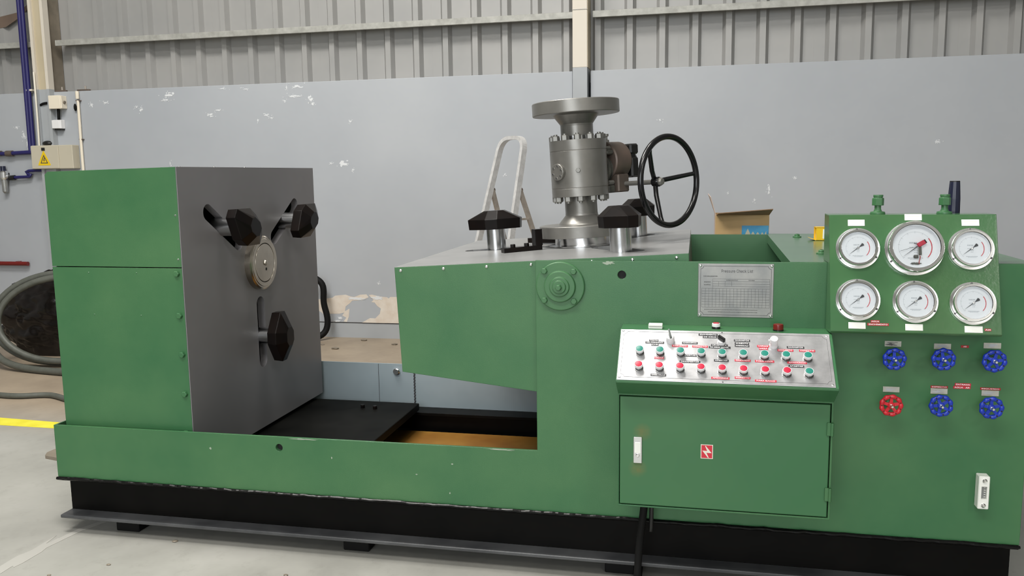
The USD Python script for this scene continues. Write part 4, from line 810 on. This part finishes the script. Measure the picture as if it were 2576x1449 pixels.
jb = thing('junction_box', 'cream square junction box with black cables on the wall', 'junction box', (-2.87, 3.56, 1.83))
obj('box_body', cbox(-2.905, -2.800, 3.53, wy, 1.826, 1.928, .003), M('cream'), jb)
obj('box_lid', cbox(-2.915, -2.806, 3.522, 3.5305, 1.824, 1.930, .003), M('cream'), jb)
obj('grommet', T(lathe([(.013, 0), (.011, .01)], 14), at((-2.80, 3.56, 1.876), (1, 0, 0))), M('bare_brown'), jb)
obj('cable', tube(spline([(-2.905, 3.56, 1.877), (-2.96, 3.552, 1.874), (-3.01, 3.556, 1.865), (-3.03, 3.57, 1.855)], 14), .010, 8), M('rubber'), jb, smooth=True)
obj('cable', tube([(-2.858, 3.56, 1.826), (-2.861, 3.56, 1.78), (-2.862, 3.56, 1.738)], .011, 8), M('rubber'), jb, smooth=True)
sbx = thing('socket_box', 'small white wall box under the cream junction box', 'socket', (-2.88, 3.56, 1.665))
obj('box_body', cbox(-2.912, -2.833, 3.545, wy, 1.668, 1.738, .003), M('white_plastic'), sbx)
obj('box_lid', cbox(-2.914, -2.847, 3.538, 3.5455, 1.670, 1.736, .002), M('white_plastic'), sbx)
obj('socket_base', box(-2.90, -2.840, 3.55, wy, 1.656, 1.668), M('black_plastic'), sbx)
c1 = thing('cable_conduit', 'thin pale conduit running down the column into the beige enclosure', 'conduit', (-3.04, 3.52, 1.54))
obj('conduit_pipe', tube([(-3.028, 3.522, 2.12), (-3.028, 3.522, 1.93), (-3.030, 3.522, 1.75), (-3.034, 3.522, 1.536)], .0075, 8), M('sign_cream'), c1, smooth=True)
c2 = thing('wall_conduit', 'cream plastic conduit running down the wall right of the junction box', 'conduit', (-2.68, 3.57, 1.3))
obj('conduit_pipe', tube([(-2.684, 3.575, 1.962), (-2.684, 3.575, 1.90)], .014, 10), M('cream'), c2, smooth=True)
obj('conduit_pipe', tube([(-2.682, 3.575, 1.888), (-2.684, 3.575, 1.6), (-2.684, 3.575, 1.2), (-2.684, 3.575, .3)], .011, 10), M('cream'), c2, smooth=True)
obj('conduit_clip', [box(-2.70, -2.662, 3.57, wy, 1.883, 1.891), box(-2.698, -2.664, 3.57, wy, 1.575, 1.583)], M('gear_brown'), c2)
obj('cable_end', T(trimesh.creation.icosphere(1, 1.0), mat4((-2.712, 3.575, 1.835)) @ np.diag([.012, .012, .030, 1])), M('rubber'), c2)
for x in (-2.872, -2.655):
    bk = thing('rusty_clamp', 'rusty clamp on the wall top ' + ('above the junction box' if x < -2.8 else 'above the cream wall conduit'), 'clamp', (x, 3.62, 1.965))
    obj('clamp_bar', cbox(x-.05, x+.06, 3.60, 3.63, 1.9655, 1.978, .002), M('gear_brown'), bk)
    obj('clamp_screw', T(lathe([(.007, 1.978), (.007, 2.005)], 8), mat4((x+.02, 3.615, 0))), M('alu_worn'), bk)

# ================================================================== hoses and black sheeting at the left
hc = np.array([-2.02, 2.42, .325])
coil = thing('hose_coil', 'large coil of thick grey green hose leaning behind the clamping head', 'hose', (-2.0, 2.4, 0))
ax, ay = np.array([.98, .20, 0]), np.array([.0, .22, .975])
for k_, (rx, rz, dx, ph) in enumerate(((.47, .305, .0, 0), (.445, .285, .03, .3))):
    P_ = [hc + np.array([.06*k_, -.05*k_, .0]) + ax*rx*math.cos(t) + ay*rz*math.sin(t) for t in np.linspace(0, 2*np.pi, 60, endpoint=False)]
    obj('hose_loop', tube(P_, .022, 10, True), M('hose_green'), coil, smooth=True)
P_ = [hc + np.array([.30, -.03, -.02]) + ax*.20*math.cos(t) + ay*.28*math.sin(t) for t in np.linspace(0, 2*np.pi, 50, endpoint=False)]
obj('hose_loop', tube(P_, .020, 10, True), M('hose_green'), coil, smooth=True)
bag = thing('black_sheeting', 'crumpled glossy black plastic sheeting inside the hose coil', 'plastic sheet', (-2.0, 2.6, 0))
s_ = trimesh.creation.icosphere(5, 1.0); d_ = np.abs(meshkit.fbm(s_.vertices*2.2 + 5, 4, 3)-.5)*2; s_.vertices *= (.84 + .30*d_ + .03*meshkit.noise(s_.vertices*9, 9))[:, None]
s_.apply_transform(mat4((-2.28, 2.72, .27)) @ np.diag([.56, .15, .37, 1])); s_.vertices[:, 2] = np.maximum(s_.vertices[:, 2], .002)
obj('sheet', s_, M('bag_black'), bag, smooth=True)
fh = thing('floor_hose', 'grey hose lying across the floor left of the bench', 'hose', (-1.6, 1.6, 0))
obj('hose', tube(spline([(-3.4, 2.0, .0165), (-2.4, 1.72, .0165), (-1.75, 1.57, .0165), (-1.586, 1.573, .0165), (-1.47, 1.615, .0165), (-1.30, 1.56, .0165), (-1.0, 1.50, .0165), (-.5, 1.55, .0165)], 70), .016, 10), M('hose_green'), fh, smooth=True)
fl = thing('thick_hose', 'thick hose curving round the front of the black sheeting to the floor', 'hose', (-2.1, 2.25, 0))
obj('hose', tube(spline([(-2.75, 2.55, .30), (-2.55, 2.35, .17), (-2.30, 2.20, .06), (-2.05, 2.15, .026), (-1.85, 2.12, .024), (-1.5, 2.12, .024)], 50), .023, 10), M('hose_green'), fl, smooth=True)
rd = thing('red_pipe', 'dark red pipe at the wall foot behind the hose coil', 'pipe', (-3.2, 3.5, .4))
obj('pipe_run', [cyl((-6, 3.56, .565), (-3.28, 3.56, .560), .018), box(-3.4, -3.37, 3.56, wy, .55, .58)], M('lamp_red'), rd, smooth=30)
bk = thing('black_hose', 'black hose leaning on the wall behind the clamping head', 'hose', (-.6, 3.5, 0))
obj('hose', tube(spline([(-1.3, 3.50, .025), (-1.2, 3.50, .30), (-.95, 3.50, .47), (-.72, 3.49, .50), (-.59, 3.49, .43), (-.585, 3.49, .30), (-.56, 3.49, .17), (-.58, 3.47, .06), (-.64, 3.42, .027), (-.9, 3.35, .026)], 80), .024, 10), M('rubber'), bk, smooth=True)
